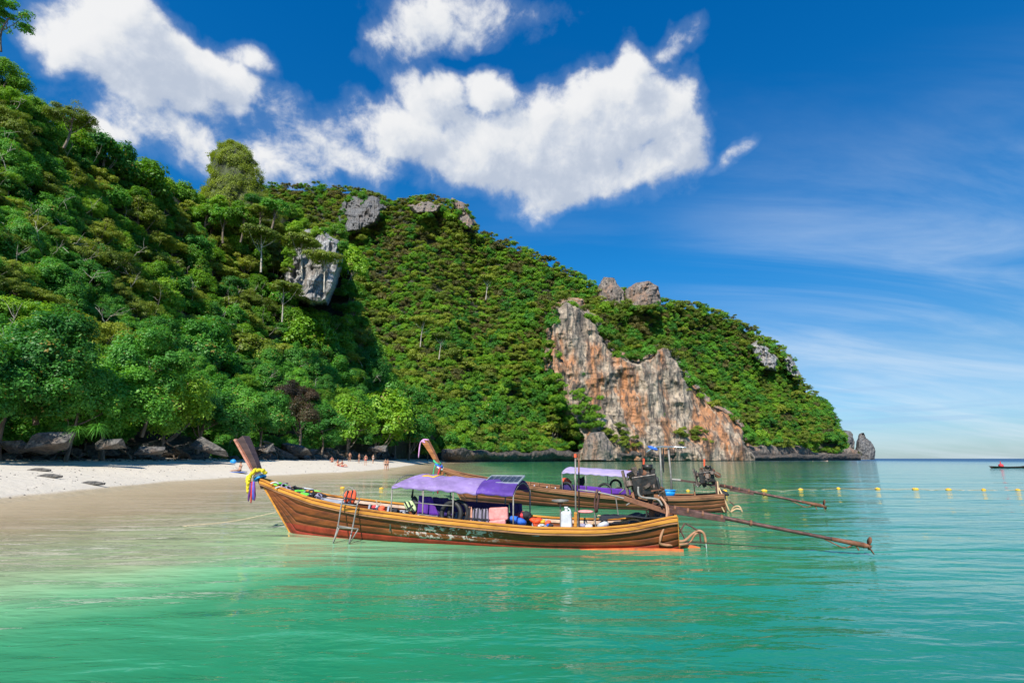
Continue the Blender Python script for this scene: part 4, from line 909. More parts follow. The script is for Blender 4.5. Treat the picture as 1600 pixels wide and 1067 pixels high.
class MB:
    """collects primitives, links them as one mesh object"""
    def __init__(s): s.V = []; s.F = []; s.n = 0
    def add(s, V, Fs):
        s.V.append(np.asarray(V, float)); s.F += [tuple(int(q) + s.n for q in f) for f in Fs]; s.n += len(V); return s
    def box(s, c, size, rot=(0, 0, 0), taper=1.0):
        h = np.array(size, float) / 2; v = np.array([(x, y, z) for z in (-1, 1) for y in (-1, 1) for x in (-1, 1)], float)
        v[4:, :2] *= taper; v *= h; m = np.array(Matrix.Rotation(rot[2], 3, 'Z') @ Matrix.Rotation(rot[1], 3, 'Y') @ Matrix.Rotation(rot[0], 3, 'X'))
        return s.add(v @ m.T + np.array(c), [(0, 2, 3, 1), (4, 5, 7, 6), (0, 1, 5, 4), (2, 6, 7, 3), (0, 4, 6, 2), (1, 3, 7, 5)])
    def beam(s, a, b, w, h):
        a = Vector(a); b = Vector(b); d = b - a; L = d.length; q = d.to_track_quat('X', 'Z'); m = np.array(q.to_matrix())
        v = np.array([(x, y, z) for z in (-1, 1) for y in (-1, 1) for x in (0, 1)], float) * np.array([L, w / 2, h / 2])
        return s.add(v @ m.T + np.array(a), [(0, 2, 3, 1), (4, 5, 7, 6), (0, 1, 5, 4), (2, 6, 7, 3), (0, 4, 6, 2), (1, 3, 7, 5)])
    def tube(s, pts, r, n=8, smooth=0):
        pts = np.asarray(pts, float)
        if smooth and len(pts) > 2:
            t = np.arange(len(pts)); q = np.linspace(0, len(pts) - 1, (len(pts) - 1) * smooth + 1); P = np.vstack([2 * pts[0] - pts[1], pts, 2 * pts[-1] - pts[-2]])
            i = np.clip(q.astype(int), 0, len(pts) - 2); u = (q - i)[:, None]; p0, p1, p2, p3 = P[i], P[i + 1], P[i + 2], P[i + 3]
            rr = np.interp(q, t, np.broadcast_to(r, (len(pts),))); pts = .5 * (2 * p1 + (p2 - p0) * u + (2 * p0 - 5 * p1 + 4 * p2 - p3) * u ** 2 + (3 * p1 - p0 - 3 * p2 + p3) * u ** 3); r = rr
        V, Fq = tube_arrays(pts, r, n); k = len(V)
        Fs = [tuple(f) for f in Fq] + [(k - 2, (j + 1) % n, j) for j in range(n)] + [(k - 1, k - 2 - n + j, k - 2 - n + (j + 1) % n) for j in range(n)]
        return s.add(V, Fs)
    def ball(s, c, r, n=10, sq=(1, 1, 1), seed=None, amp=.0, rot=(0, 0, 0)):
        th = np.linspace(0, math.pi, n // 2 + 2); ph = np.linspace(0, 2 * math.pi, n, endpoint=False)
        v = np.array([(math.sin(t) * math.cos(p), math.sin(t) * math.sin(p), math.cos(t)) for t in th for p in ph])
        if seed is not None: v = v * (1 + amp * (fbm(v[:, 0] * 1.6 + seed, v[:, 1] * 1.6, v[:, 2] * 1.6, 3) - .5))[:, None]
        m = np.array(Matrix.Rotation(rot[2], 3, 'Z') @ Matrix.Rotation(rot[1], 3, 'Y') @ Matrix.Rotation(rot[0], 3, 'X'))
        v = (v * np.array(sq) * r) @ m.T + np.array(c); Fs = [(i * n + j, i * n + (j + 1) % n, (i + 1) * n + (j + 1) % n, (i + 1) * n + j) for i in range(len(th) - 1) for j in range(n)]
        return s.add(v, Fs)
    def torus(s, c, R_, r, axis=(0, 1, 0), n=24, k=8, sq=1.0):
        ax = Vector(axis).normalized(); q = ax.to_track_quat('Z', 'Y'); m = np.array(q.to_matrix()); a = np.linspace(0, 2 * math.pi, n, endpoint=False); b = np.linspace(0, 2 * math.pi, k, endpoint=False)
        V = np.array([((R_ + r * math.cos(j)) * math.cos(i), (R_ + r * math.cos(j)) * math.sin(i) * sq, r * math.sin(j)) for i in a for j in b]) @ m.T + np.array(c)
        return s.add(V, [(i * k + j, ((i + 1) % n) * k + j, ((i + 1) % n) * k + (j + 1) % k, i * k + (j + 1) % k) for i in range(n) for j in range(k)])
    def cyl(s, a, b, r, n=14, r2=None): return s.tube([a, b], [r, r if r2 is None else r2], n)
    def build(s, name, m, parent=None, smooth=False, bevel=0.0, loc=None):
        me = bpy.data.meshes.new(name); me.from_pydata([tuple(v) for v in np.vstack(s.V)], [], s.F); me.update()
        bm = bmesh.new(); bm.from_mesh(me); bmesh.ops.remove_doubles(bm, verts=bm.verts, dist=1e-5); bmesh.ops.recalc_face_normals(bm, faces=bm.faces); bm.to_mesh(me); bm.free()
        me.materials.append(M[m] if isinstance(m, str) else m)
        if smooth: me.polygons.foreach_set('use_smooth', [True] * len(me.polygons))
        o = link(name, me, parent, loc)
        if bevel:
            b = o.modifiers.new('bevel', 'BEVEL'); b.width = bevel; b.segments = 2; b.limit_method = 'ANGLE'
        return o
def sheet(name, P, m, parent, thick=.012, smooth=True):
    """a curved sheet with real thickness from an (nr, nc, 3) grid"""
    P = np.asarray(P, float); o = link(name, np_mesh(name, P.reshape(-1, 3), grid_faces(P.shape[0], P.shape[1]), [M[m] if isinstance(m, str) else m], smooth), parent)
    s = o.modifiers.new('solid', 'SOLIDIFY'); s.thickness = thick; s.offset = -1; return o

class Boat:
    """frame of one long boat: local X from the stern to the bow, local Y towards the viewer, Z up from the water"""
    def __init__(s, bow_px, stern_px, half, label, name='longtail_boat'):
        b = on_z(*bow_px); a = on_z(*stern_px); ax = b - a; ax /= np.linalg.norm(ax); nr_ = np.array([ax[1], -ax[0], 0]); 
        if nr_[1] > 0: nr_ = -nr_
        # near side waterline passes through a; the centre line lies 'half' further away, and ends at the bow
        c = a - nr_ * half; ax = b - c; s.L = float(np.linalg.norm(ax)); ax /= s.L
        s.o = c; s.ax = ax; s.ay = np.array([-ax[1], ax[0], 0]); s.rz = math.atan2(ax[1], ax[0])
        s.root = empty(name, tuple(c), s.rz); tag(s.root, label, 'boat')
    def loc(s, px, py, w=0.0):
        """local point seen at a pixel in the vertical plane y = w"""
        x, y, z = ray(px, py); d = np.array([x, y, z]); c = np.array([0, 0, EYE]); t = (w - (c - s.o) @ s.ay) / (d @ s.ay); P = c + d * t - s.o
        return np.array([P @ s.ax, w, P[2]])
    def pts(s, L, w=0.0): return [s.loc(p[0], p[1], p[2] if len(p) > 2 else w) for p in L]
    def world(s, p): return s.o + s.ax * p[0] + s.ay * p[1] + np.array([0, 0, p[2]])
    def thing(s, name, p, label, cat, group=None, rz=0.0):
        """top level empty standing at a local point, turned like the boat"""
        e = empty(name, tuple(s.world(p)), s.rz + rz); tag(e, label, cat, group); return e

def hull(B, sheer_px, beam, overhang, tipz, hm, rm, keelz=-.32):
    L = B.L; N_ = 64
    S = np.linspace(-.02, L + overhang, N_)
    bx = np.array([0, .06, .2, .4, .6, .78, .92, 1.0]); by = np.array([.50, .62, .86, 1.0, .97, .76, .40, .17])
    def half(s_):
        q = np.asarray(s_, float) / L; v = np.interp(q, bx, by) * beam
        return np.where(q > 1, .17 * beam * np.clip(1 - (np.asarray(s_) - L) / overhang, 0, 1) ** .8 + .035, v)
    hs = half(S); 
    for _ in range(3): hs = np.convolve(np.pad(hs, 2, 'edge'), np.ones(5) / 5, 'valid')
    hf = lambda s_: np.interp(s_, S, hs)
    # sheer line from the photograph
    sp = []
    for (px, py) in sheer_px:
        w = .5
        for _ in range(12):
            p = B.loc(px, py, w); w = float(hf(np.clip(p[0], 0, L + overhang)))
        sp.append((p[0], p[2]))
    sp.sort(); sp = np.array(sp); 
    zf0 = np.interp(S, sp[:, 0], sp[:, 1]); 
    for _ in range(2): zf0 = np.convolve(np.pad(zf0, 1, 'edge'), [.25, .5, .25], 'valid')
    zf = lambda s_: np.interp(s_, S, zf0)
    zk = np.where(S < L - .5, keelz, 0); m_ = S >= L - .5
    zk[m_] = keelz + (zf0[-1] - .02 - keelz) * np.clip((S[m_] - (L - .5)) / (overhang + .5), 0, 1) ** 1.0
    zk = np.minimum(zk, zf0 - .03)
    zk[:4] = keelz + np.array([.16, .1, .05, .02])
    def sect(i, t): return hs[i] * np.clip(t, 0, 1) ** .33 * (1 - .03 * math.sin(t * math.pi))
    nb = 6; tb = np.linspace(0, 1, nb + 1)
    for side in (1, -1):
        for k in range(nb):
            tt = np.linspace(tb[k], tb[k + 1], 4); P = np.zeros((4, N_, 3))
            for a_, t in enumerate(tt):
                for i in range(N_):
                    z = zk[i] + (zf0[i] - zk[i]) * t; off = .006 * (1 - (t - tb[k]) / (tb[k + 1] - tb[k])) + .004
                    P[a_, i] = (S[i], side * (sect(i, t) + (off if k else 0)), z)
            o = link('hull_plank', np_mesh('hull_plank', P.reshape(-1, 3), grid_faces(4, N_), [M[hm]], True), B.root)
            md = o.modifiers.new('solid', 'SOLIDIFY'); md.thickness = .03; md.offset = 0
    # transom
    pr = [(S[0] - .015, y, zk[0] + (zf0[0] - zk[0]) * t) for t in np.linspace(0, 1, 8) for y in (-sect(0, t), sect(0, t))]
    mb = MB(); n = len(pr); mb.add([np.array(p) for p in pr] + [np.array(p) + (.05, 0, 0) for p in pr], [(2 * i, 2 * i + 1, 2 * i + 3, 2 * i + 2) for i in range(7)] + [(n + 2 * i, n + 2 * i + 2, n + 2 * i + 3, n + 2 * i + 1) for i in range(7)] + [(2 * i, 2 * i + 2, n + 2 * i + 2, n + 2 * i) for i in range(7)] + [(2 * i + 1, n + 2 * i + 1, n + 2 * i + 3, 2 * i + 3) for i in range(7)] + [(n - 2, n - 1, 2 * n - 1, 2 * n - 2)])
    mb.build('transom', rm, B.root)
    def strip(name, dy, dz, w, h, m, s0=0, s1=None):
        s1 = N_ if s1 is None else s1
        for side in (1, -1):
            V = []; idx = list(range(s0, s1))
            for i in idx:
                y = hs[i] + dy; z = zf0[i] + dz
                V += [(S[i], side * (y - w / 2), z - h / 2), (S[i], side * (y + w / 2), z - h / 2), (S[i], side * (y + w / 2), z + h / 2), (S[i], side * (y - w / 2), z + h / 2)]
            Fs = [(4 * q + a_, 4 * q + (a_ + 1) % 4, 4 * q + 4 + (a_ + 1) % 4, 4 * q + 4 + a_) for q in range(len(idx) - 1) for a_ in range(4)] + [(0, 1, 2, 3), (4 * len(idx) - 4, 4 * len(idx) - 1, 4 * len(idx) - 2, 4 * len(idx) - 3)]
            MB().add(V, Fs).build(name, m, B.root, bevel=.006)
    strip('gunwale', -.012, .022, .075, .036, rm); strip('rub_rail', .026, -.045, .034, .062, rm); strip('rub_rail', .018, -.105, .022, .034, 'rail2')
    strip('inner_rail', -.075, -.05, .03, .07, 'cream' if hm == 'hull' else rm, 2, 54)
    # stem
    mb = MB(); st = [(S[i], 0, zk[i]) for i in range(N_) if S[i] >= L - .9]
    V = []; 
    for (x, y, z) in st: V += [(x - .06, -.035, z + .03), (x + .05, -.035, z - .04), (x + .05, .035, z - .04), (x - .06, .035, z + .03)]
    mb.add(V, [(4 * q + a_, 4 * q + (a_ + 1) % 4, 4 * q + 4 + (a_ + 1) % 4, 4 * q + 4 + a_) for q in range(len(st) - 1) for a_ in range(4)] + [(0, 1, 2, 3), (4 * len(st) - 4, 4 * len(st) - 1, 4 * len(st) - 2, 4 * len(st) - 3)]).build('stem', rm, B.root, bevel=.008)
    # floor, frames, fore deck
    P = np.array([[(s_, v * float(hf(s_)) * .56, .06 + .10 * max(0, s_ / L - .75) * 4) for s_ in np.linspace(.1, L * .86, 30)] for v in (-1, 1)])
    sheet('floor', P, 'inner', B.root, .03, False)
    for s_ in np.arange(.5, L * .86, .46):
        i = int(np.argmin(abs(S - s_)))
        for side in (1, -1):
            pp = [(S[i], side * (sect(i, t) - .045), zk[i] + (zf0[i] - zk[i]) * t) for t in np.linspace(.25, .97, 6)]
            mb = MB()
            for a_, b_ in zip(pp[:-1], pp[1:]): mb.beam(a_, b_, .05, .05)
            mb.build('frame', 'inner_dark' if side > 0 else 'inner', B.root)  # near-side frames take the darker colour
    f0 = L * .835; ss_ = np.linspace(f0, L + overhang * .8, 24)
    P = np.array([[(s_, v * (float(hf(s_)) - .05), float(zf(s_)) - .05 + .015 * (1 - v * v)) for s_ in ss_] for v in (-1, -.5, 0, .5, 1)])
    sheet('fore_deck', P, 'deck', B.root, .03)
    y0 = float(hf(f0)) - .05; z0 = float(zf(f0)) - .06
    MB().box((f0 + .02, 0, (z0 + .2) / 2), (.03, y0 * 1.25, z0 - .2), taper=1.4).build('bulkhead', 'inner_dark', B.root)
    a0 = L * .10; sa = np.linspace(0.02, a0, 8)
    P = np.array([[(s_, v * (float(hf(s_)) - .05), float(zf(s_)) - .04) for s_ in sa] for v in (-1, 0, 1)])
    sheet('stern_deck', P, 'inner_dark', B.root, .03)
    for s_ in (L * .30, L * .52, L * .70):
        y_ = float(hf(s_)) - .06; MB().box((s_, 0, float(zf(s_)) - .14), (.18, 2 * y_, .035)).build('thwart', 'inner', B.root, bevel=.006)
    return hf, zf

# =========================== near boat
B = Boat((445, 832), (1058, 862), .46, 'nearest long wooden boat with varnished brown hull, golden rail and purple canopy')
hf, zf = hull(B, [(1062, 806), (1027, 814), (990, 822), (934, 827), (840, 826), (760, 819), (700, 813), (635, 806), (560, 796), (485, 780), (435, 762), (412, 752), (398, 742)], 1.02, .80, 1.3, 'hull', 'rail')
L1 = B.L; print('boat1 L', L1, 'rz', math.degrees(B.rz), [round(float(zf(s)), 2) for s in np.linspace(0, L1 + .8, 9)])
def prow(B, top, foot, wt, wb, m_side, m_face, w=0.0):
    a = B.loc(*top, w); b = B.loc(*foot, w); d = a - b; d /= np.linalg.norm(d); sd = np.array([d[2], 0, -d[0]])
    V = []; 
    for q in np.linspace(0, 1, 9):
        p = b * (1 - q) + a * q + sd * (-.05 * math.sin(q * 3.1)); hw = (wb + (wt - wb) * q ** 1.6) / 2; ty = .055 + .075 * q
        V += [p - sd * hw + (0, -ty, 0), p + sd * hw + (0, -ty, 0), p + sd * hw + (0, ty, 0), p - sd * hw + (0, ty, 0)]
    Fs = [(4 * q + a_, 4 * q + (a_ + 1) % 4, 4 * q + 4 + (a_ + 1) % 4, 4 * q + 4 + a_) for q in range(8) for a_ in range(4)] + [(0, 1, 2, 3), (32, 35, 34, 33)]
    o = MB().add(V, Fs).build('prow_post', m_side, B.root, bevel=.008)
    return a, b
pa, pb = prow(B, (380, 684), (412, 762), .20, .11, 'postshade', 'postlit')
# front face plank of the post, its sunlit look put into the paler colour
a2 = B.loc(371, 686, .0); b2 = B.loc(402, 742, .0)
MB().beam(b2 + (0.02, 0, 0), a2 + (0.02, 0, -.01), .20, .05).build('prow_lit_face', 'postlit', B.root, bevel=.006)
# keel shoe under the stern
k0 = B.loc(985, 859, .0); 
V = []
for (s_, z0_, z1_, w_) in [(1.9, -.14, -.02, .03), (1.0, -.10, .035, .05), (.3, -.08, .06, .07), (-.05, -.07, .075, .08), (-.33, -.04, .06, .06), (-.46, -.0, .03, .02)]:
    V += [(s_, -w_, z0_), (s_, w_, z0_), (s_, w_, z1_), (s_, -w_, z1_)]
MB().add(V, [(4 * q + a_, 4 * q + (a_ + 1) % 4, 4 * q + 4 + (a_ + 1) % 4, 4 * q + 4 + a_) for q in range(5) for a_ in range(4)] + [(0, 1, 2, 3), (20, 23, 22, 21)]).build('keel_shoe', 'skeg', B.root, bevel=.01)
nw = .30
V = []
for (s_, z_) in [(2.4, -.02), (1.6, .035), (.8, .06), (.1, .065), (-.1, .06)]:
    y_ = np.interp(s_, [0, 2.4], [.47, .74]); V += [(s_, y_, z_ - .06), (s_, y_ + .03, z_ - .06), (s_, y_ + .03, z_), (s_, y_, z_)]
MB().add(V, [(4 * q + a_, 4 * q + (a_ + 1) % 4, 4 * q + 4 + (a_ + 1) % 4, 4 * q + 4 + a_) for q in range(4) for a_ in range(4)] + [(0, 1, 2, 3), (16, 19, 18, 17)]).build('water_strake', 'skeg', B.root)

def canopy(B, nl, nr_, hw, rise, m1, m2=None, split=.7, front=.25, posts=(), pm='metal', w_near=None, edge_drop=.0, sag=.02):
    """arched awning over the boat between two pixels of its near edge; posts at given fractions"""
    a = B.loc(*nl, hw); b = B.loc(*nr_, hw)      # a = bow end, b = stern end
    def wr(q, v_): return -sag * abs(np.sin(q * 5 * math.pi)) * (1 - abs(v_) ** 3) + .035 * (fbm(q * 9, v_ * 2, 2, 3) - .5) + .018 * (fbm(q * 34, v_ * 4, 5, 3) - .5)
    nS, nY = 110, 26; P = np.zeros((nY, nS, 3)); q = np.linspace(0, 1, nS); v = np.linspace(-1, 1, nY)
    for j in range(nY):
        s_ = a[0] + (b[0] - a[0]) * q; z = a[2] + (b[2] - a[2]) * q + rise * (1 - abs(v[j]) ** 2.2)
        z = z + wr(q, v[j] + 0 * q)
        P[j] = np.stack([s_ + front * (1 - abs(v[j]) ** 2) * (1 - q) ** 6 * -.9, v[j] * hw + 0 * q, z], -1)
    # short hanging edge on both sides
    for j, e in ((0, -1), (nY - 1, 1)):
        pass
    lo0 = P[:1].copy(); lo0[..., 2] -= .05 + .012 * np.sin(q * 60); lo0[..., 1] -= .015; lo1 = P[-1:].copy(); lo1[..., 2] -= .05 + .012 * np.sin(q * 55 + 1); lo1[..., 1] += .015
    P = np.concatenate([lo0, P, lo1], 0)
    k = int(nS * split) if m2 else nS
    sheet('canopy', P[:, :k], m1, B.root, .012)
    if m2: P2 = P[:, k - 2:].copy(); P2[..., 2] += .012; sheet('canopy', P2, m2, B.root, .012)['label'] = 'darker purple stern end of the canopy'
    for f, side in posts:
        s_ = a[0] + (b[0] - a[0]) * f; ztop = a[2] + (b[2] - a[2]) * f
        MB().tube([(s_, side * (float(min(hw, hw))), float(.25)), (s_, side * hw, ztop + .0)], .016, 8).build('canopy_post', pm, B.root, True)
    for side in (1, -1): MB().tube([(a[0], side * hw, a[2] - .012), (b[0], side * hw, b[2] - .012)], .014, 6).build('canopy_rail', pm, B.root, True)
    for f in np.linspace(0.0, 1, 6):
        s_ = a[0] + (b[0] - a[0]) * f; z_ = a[2] + (b[2] - a[2]) * f
        MB().tube([(s_, vv * hw, z_ + rise * (1 - abs(vv) ** 2.2) - .035) for vv in np.linspace(-1, 1, 11)], .011, 5).build('canopy_hoop', pm, B.root, True)
    def on(f, v_): # point on the canopy
        return np.array([a[0] + (b[0] - a[0]) * f + front * (1 - abs(v_) ** 2) * (1 - f) ** 6 * -.9, v_ * hw, a[2] + (b[2] - a[2]) * f + rise * (1 - abs(v_) ** 2.2) + float(wr(np.array(f), np.array(v_)))])
    return a, b, on
ca, cb, con = canopy(B, (613, 758), (802, 773), .84, .235, 'lav', 'purple', .72, .5, [(0.0, 1), (.27, 1), (.52, 1), (1, 1), (0.0, -1), (.27, -1), (.52, -1), (.78, -1), (1, -1)])
# yellow painted mark, flat on the cloth
def paint(B, on, path, w, m, up=.014):
    for (f0, v0), (f1, v1) in zip(path[:-1], path[1:]):
        n = 6; P = np.zeros((2, n, 3)); 
        for i, t in enumerate(np.linspace(0, 1, n)):
            f = f0 + (f1 - f0) * t; v_ = v0 + (v1 - v0) * t; c = on(f, v_); e = on(f + .001, v_) - c; 
            dd = np.array([f1 - f0, (v1 - v0)]); 
            px_ = on(f - (v1 - v0) * w, v_ + (f1 - f0) * w * 2.2); P[0, i] = on(f - (v1 - v0) * w * .5, v_ + (f1 - f0) * w * 4) + (0, 0, up); P[1, i] = on(f + (v1 - v0) * w * .5, v_ - (f1 - f0) * w * 4) + (0, 0, up)
        sheet('painted_mark', P, m, B.root, .003)
def strip_on(B, on, f0, f1, v0, v1, m, up=.016):
    P = np.array([[on(f, v_) + (0, 0, up) for f in np.linspace(f0, f1, 8)] for v_ in np.linspace(v0, v1, 6)]); sheet('painted_mark', P, m, B.root, .003)
strip_on(B, con, .10, .13, -.1, .42, 'yellow'); strip_on(B, con, .13, .235, .32, .42, 'yellow'); strip_on(B, con, .235, .265, -.15, .42, 'yellow'); strip_on(B, con, .355, .375, -.1, .05, 'yellow')
# solar panel resting on the awning
sp = B.thing('solar_panel', con(.86, .1) + (0, 0, .045), 'small solar panel with pale frame lying on the purple canopy', 'solar panel')
MB().box((0, 0, 0), (.78, .62, .02)).build('panel_glass', 'pv', sp)
for c, s_ in (((.39, 0, .004), (.03, .65, .035)), ((-.39, 0, .004), (.03, .65, .035)), ((0, .325 , .004), (.81, .03, .035)), ((0, -.325, .004), (.81, .03, .035))): MB().box(c, s_).build('panel_frame', 'alu', sp, bevel=.003)
sp.rotation_euler = (-.2, 0, B.rz)
for i in range(1, 6): MB().box((-.39 + .13 * i, 0, .0115), (.006, .62, .002)).build('grid_line', 'alu', sp)
# side screens
def screen(B, pts, m, name='side_screen', label=None, thick=.01, wob=.015):
    """cloth hung between four pixel corners (tl, tr, br, bl) given with their plane"""
    tl, tr, br, bl = [B.loc(*p) for p in pts]; n1, n2 = 14, 8; P = np.zeros((n2, n1, 3))
    for i, u in enumerate(np.linspace(0, 1, n1)):
        for j, v in enumerate(np.linspace(0, 1, n2)):
            P[j, i] = (tl * (1 - u) + tr * u) * (1 - v) + (bl * (1 - u) + br * u) * v; P[j, i, 1] += wob * math.sin(u * 17 + v * 2)
            P[j, i, 2] += wob * .3 * math.sin(u * 9)
    o = sheet(name, P, m, B.root, thick)
    if label: o['label'] = label
    return o
screen(B, [(655, 776, -.8), (795, 788, -.8), (795, 803, -.8), (655, 797, -.8)], 'indigo')
screen(B, [(796, 785, -.7), (815, 787, -.7), (818, 815, -.7), (798, 812, -.7)], 'indigo')
screen(B, [(655, 774, .55), (674, 776, .5), (686, 806, .5), (652, 803, .6)], 'violet', label='bright violet side cloth')
screen(B, [(676, 776, .4), (700, 778, .3), (712, 806, .3), (684, 806, .4)], 'indigo')
MB().tube(B.pts([(648, 785, .84), (690, 789, .84), (708, 790, .84)]), .012, 6).build('side_bar', 'metal', B.root, True)
MB().tube(B.pts([(654, 803, .84), (684, 807, .84)]), .012, 6).build('side_bar', 'metal', B.root, True)
# ---- cargo
def inside(px, w, dz=0.08):
    p = B.loc(px, 800, w); p[2] = dz; return p
# tyres leaning at the near side
def tyre(B, px, py, w, R_, r, lab, ax=(0.15, 1, .1), grp=None):
    t = B.thing('tyre', B.loc(px, py, w), lab, 'tyre', grp); MB().torus((0, 0, 0), R_, r, ax, 28, 10).build('tyre', 'rubber', t, True)
    for k in (-1, 1): MB().torus((0, k * r * .55, 0), R_ - r * .25, r * .22, ax, 28, 6).build('tread_ridge', 'rubber', t, True)
    return t
tyre(B, 705, 803, .72, .235, .05, 'black tyre fender leaning inside the rail under the canopy')
tyre(B, 716, 801, .60, .235, .045, 'second black tyre partly hidden behind the front one')
# life jackets hung in a row
def vest(B, px, py, w, sx, sz, m, lab, strap=None, tilt=0.0, grp=None, label_cat='life jacket'):
    t = B.thing('life_jacket', B.loc(px, py, w), lab, label_cat, grp)
    for k in (-1, 1): MB().ball((k * sx * .25, 0, 0), 1, 14, (sx * .27, .05, sz * .5), seed=px + k, amp=.25, rot=(0, tilt, 0)).build('foam_panel', m, t, True)
    MB().ball((0, -.03, sz * .05), 1, 12, (sx * .48, .035, sz * .44), seed=px, amp=.2, rot=(0, tilt, 0)).build('back_panel', m, t, True)
    if strap:
        for k in (-1, 1): MB().box((k * sx * .2, .045, 0), (.03, .02, sz * .98), rot=(0, tilt, 0)).build('strap', strap, t)
        MB().box((0, .05, -sz * .1), (sx * .9, .02, .025), rot=(0, tilt, 0)).build('belt', strap, t)
    return t
vest(B, 733, 806, .62, .16, .40, 'peach', 'narrow peach coloured life jacket beside the tyres', 'black')
vest(B, 745, 807, .66, .20, .36, 'greynylon', 'grey life jacket with black straps right of the peach one', 'black')
vest(B, 757, 808, .68, .20, .36, 'greynylon', 'grey life jacket with black straps left of the pink one', 'black')
t = B.thing('life_jacket', B.loc(779, 807, .68), 'faded pink folded life jacket at the stern end of the row', 'life jacket')
MB().box((0, 0, .06), (.42, .10, .26), rot=(.1, .06, 0)).build('foam_panel', 'pink', t, bevel=.035); MB().box((.01, .03, -.13), (.36, .10, .14), rot=(0, .12, 0)).build('foam_panel', 'pink', t, bevel=.03)
# orange vest at the rail near the ladder
vest(B, 547, 776, .62, .30, .30, 'orange', 'orange life jacket with black straps hung on the rail above the ladder', 'black', -.15)
# lime green vest by the front canopy post
t = vest(B, 641, 791, .62, .24, .26, 'lime', 'pale lime life jacket with black straps under the front of the canopy', 'black', .6)
t = B.thing('bag', B.loc(645, 778, .55), 'black bag hanging from the canopy beside the lime vest', 'bag')
MB().tube([(0, 0, .22), (.01, 0, .1), (0.02, 0, 0)], [.012, .02, .03], 6).build('cord', 'black', t); MB().ball((-.04, 0, -.15), 1, 12, (.10, .07, .20), seed=9, amp=.4).build('sack', 'black', t, True)
def heap(B, px, py, w, r, m, name, lab, cat, seed, sq=(1, .8, .6), parts=3):
    t = B.thing(name, B.loc(px, py, w), lab, cat); rg = np.random.RandomState(seed)
    ms = m if isinstance(m, (list, tuple)) else [m]
    for k in range(parts): MB().ball(rg.uniform(-.5, .5, 3) * np.array([r * 1.1, r * .6, r * .35]), r * rg.uniform(.5, .85), 14, sq, seed=seed + k, amp=.8, rot=(0, rg.uniform(-.5, .5), rg.uniform(-1, 1))).build('fold', ms[k % len(ms)], t, True)
    return t
heap(B, 601, 796, .55, .13, ['orange', 'red'], 'life_jacket', 'crumpled orange life jacket lying between the two front posts', 'life jacket', 4)
heap(B, 586, 793, .3, .14, ['red', 'white'], 'towel', 'crumpled red and white cloth on the floor left of the canopy', 'towel', 14)
heap(B, 622, 799, .45, .15, ['black', 'greynylon'], 'bag', 'dark bag on the floor at the foot of the front canopy post', 'bag', 24)
heap(B, 634, 802, .3, .13, ['black', 'white'], 'bag', 'black and white bag between the front post and the lime vest', 'bag', 25)
heap(B, 809, 813, .45, .17, ['blue', 'black'], 'bag', 'blue and black bag just behind the canopy', 'bag', 34)
heap(B, 822, 806, .2, .2, ['black', 'black', 'red'], 'bag', 'large black bag between the canopy and the orange jackets', 'bag', 35)
heap(B, 838, 814, .5, .15, ['redorange', 'redorange', 'orange'], 'life_jacket', 'bright orange life jacket heap behind the canopy', 'life jacket', 44, parts=4)
heap(B, 852, 815, .5, .10, ['yellow', 'orange'], 'life_jacket', 'yellow and orange jacket edge right of the orange heap', 'life jacket', 45)
heap(B, 845, 821, .62, .07, ['white'], 'towel', 'small white cloth in front of the orange jackets', 'towel', 46)
heap(B, 858, 821, .55, .09, ['black', 'blue'], 'bag', 'dark blue cloth bag right of the white cloth', 'bag', 47)
heap(B, 915, 822, .4, .14, ['white', 'greynylon'], 'towel', 'white sheet lying under the folding seat', 'towel', 57)
heap(B, 940, 821, .3, .16, ['white', 'white', 'greynylon'], 'sack', 'pale sack on the floor behind the seat', 'sack', 58)
# white jug
t = B.thing('jerrycan', B.loc(885, 810, .45), 'white plastic jerrycan standing between the two posts and the round tray', 'jerrycan')
MB().box((0, 0, -.02), (.24, .17, .34), taper=.92).build('can_body', 'white', t, bevel=.04); MB().cyl((0.0, 0, .14), (0, 0, .20), .035).build('neck', 'white', t, True); MB().cyl((0, 0, .20), (0, 0, .24), .042).build('cap', 'white', t, True)
MB().tube([(-.09, 0, .12), (-.07, 0, .19), (.0, 0, .20)], .016, 8, 4).build('grip', 'white', t, True)
# tray on a stand
t = B.thing('stand', B.loc(876, 822, .3), 'thin post with a round dark tray on top beside the jerrycan', 'stand')
z1 = B.loc(876, 783, .3)[2] - B.loc(876, 822, .3)[2]
MB().tube([(0, 0, -.15), (0, 0, z1)], .014, 8).build('post', 'metal', t); MB().cyl((0, 0, z1 - .06), (0, 0, z1 - .02), .05, r2=.07).build('bracket', 'rust', t); MB().cyl((0, 0, z1), (0, 0, z1 + .015), .18, 20).build('tray', 'metal', t); MB().torus((0, 0, z1 + .02), .175, .012, (0, 0, 1), 24, 6).build('tray_rim', 'metal', t, True)
# twin posts by the stern
for px, w, lb in ((899.5, .35, 'x'), (904.5, -.1, 'y')):
    a = B.loc(px, 826, w); b = B.loc(px - (.5 if w > 0 else 0), 714, w)
    MB().tube([a - (0, 0, .2), a * .5 + b * .5, b], .018, 8).build('mast', 'metal' if w > 0 else 'rust', B.root, True); MB().cyl(b - (0, 0, .01), b + (0, 0, .07), .03, 8).build('mast_tip', 'orange' if w > 0 else 'rust', B.root)
MB().beam(B.loc(899, 822, .36) , B.loc(899.5, 800, .36), .06, .06).build('mast_foot', 'rail', B.root)
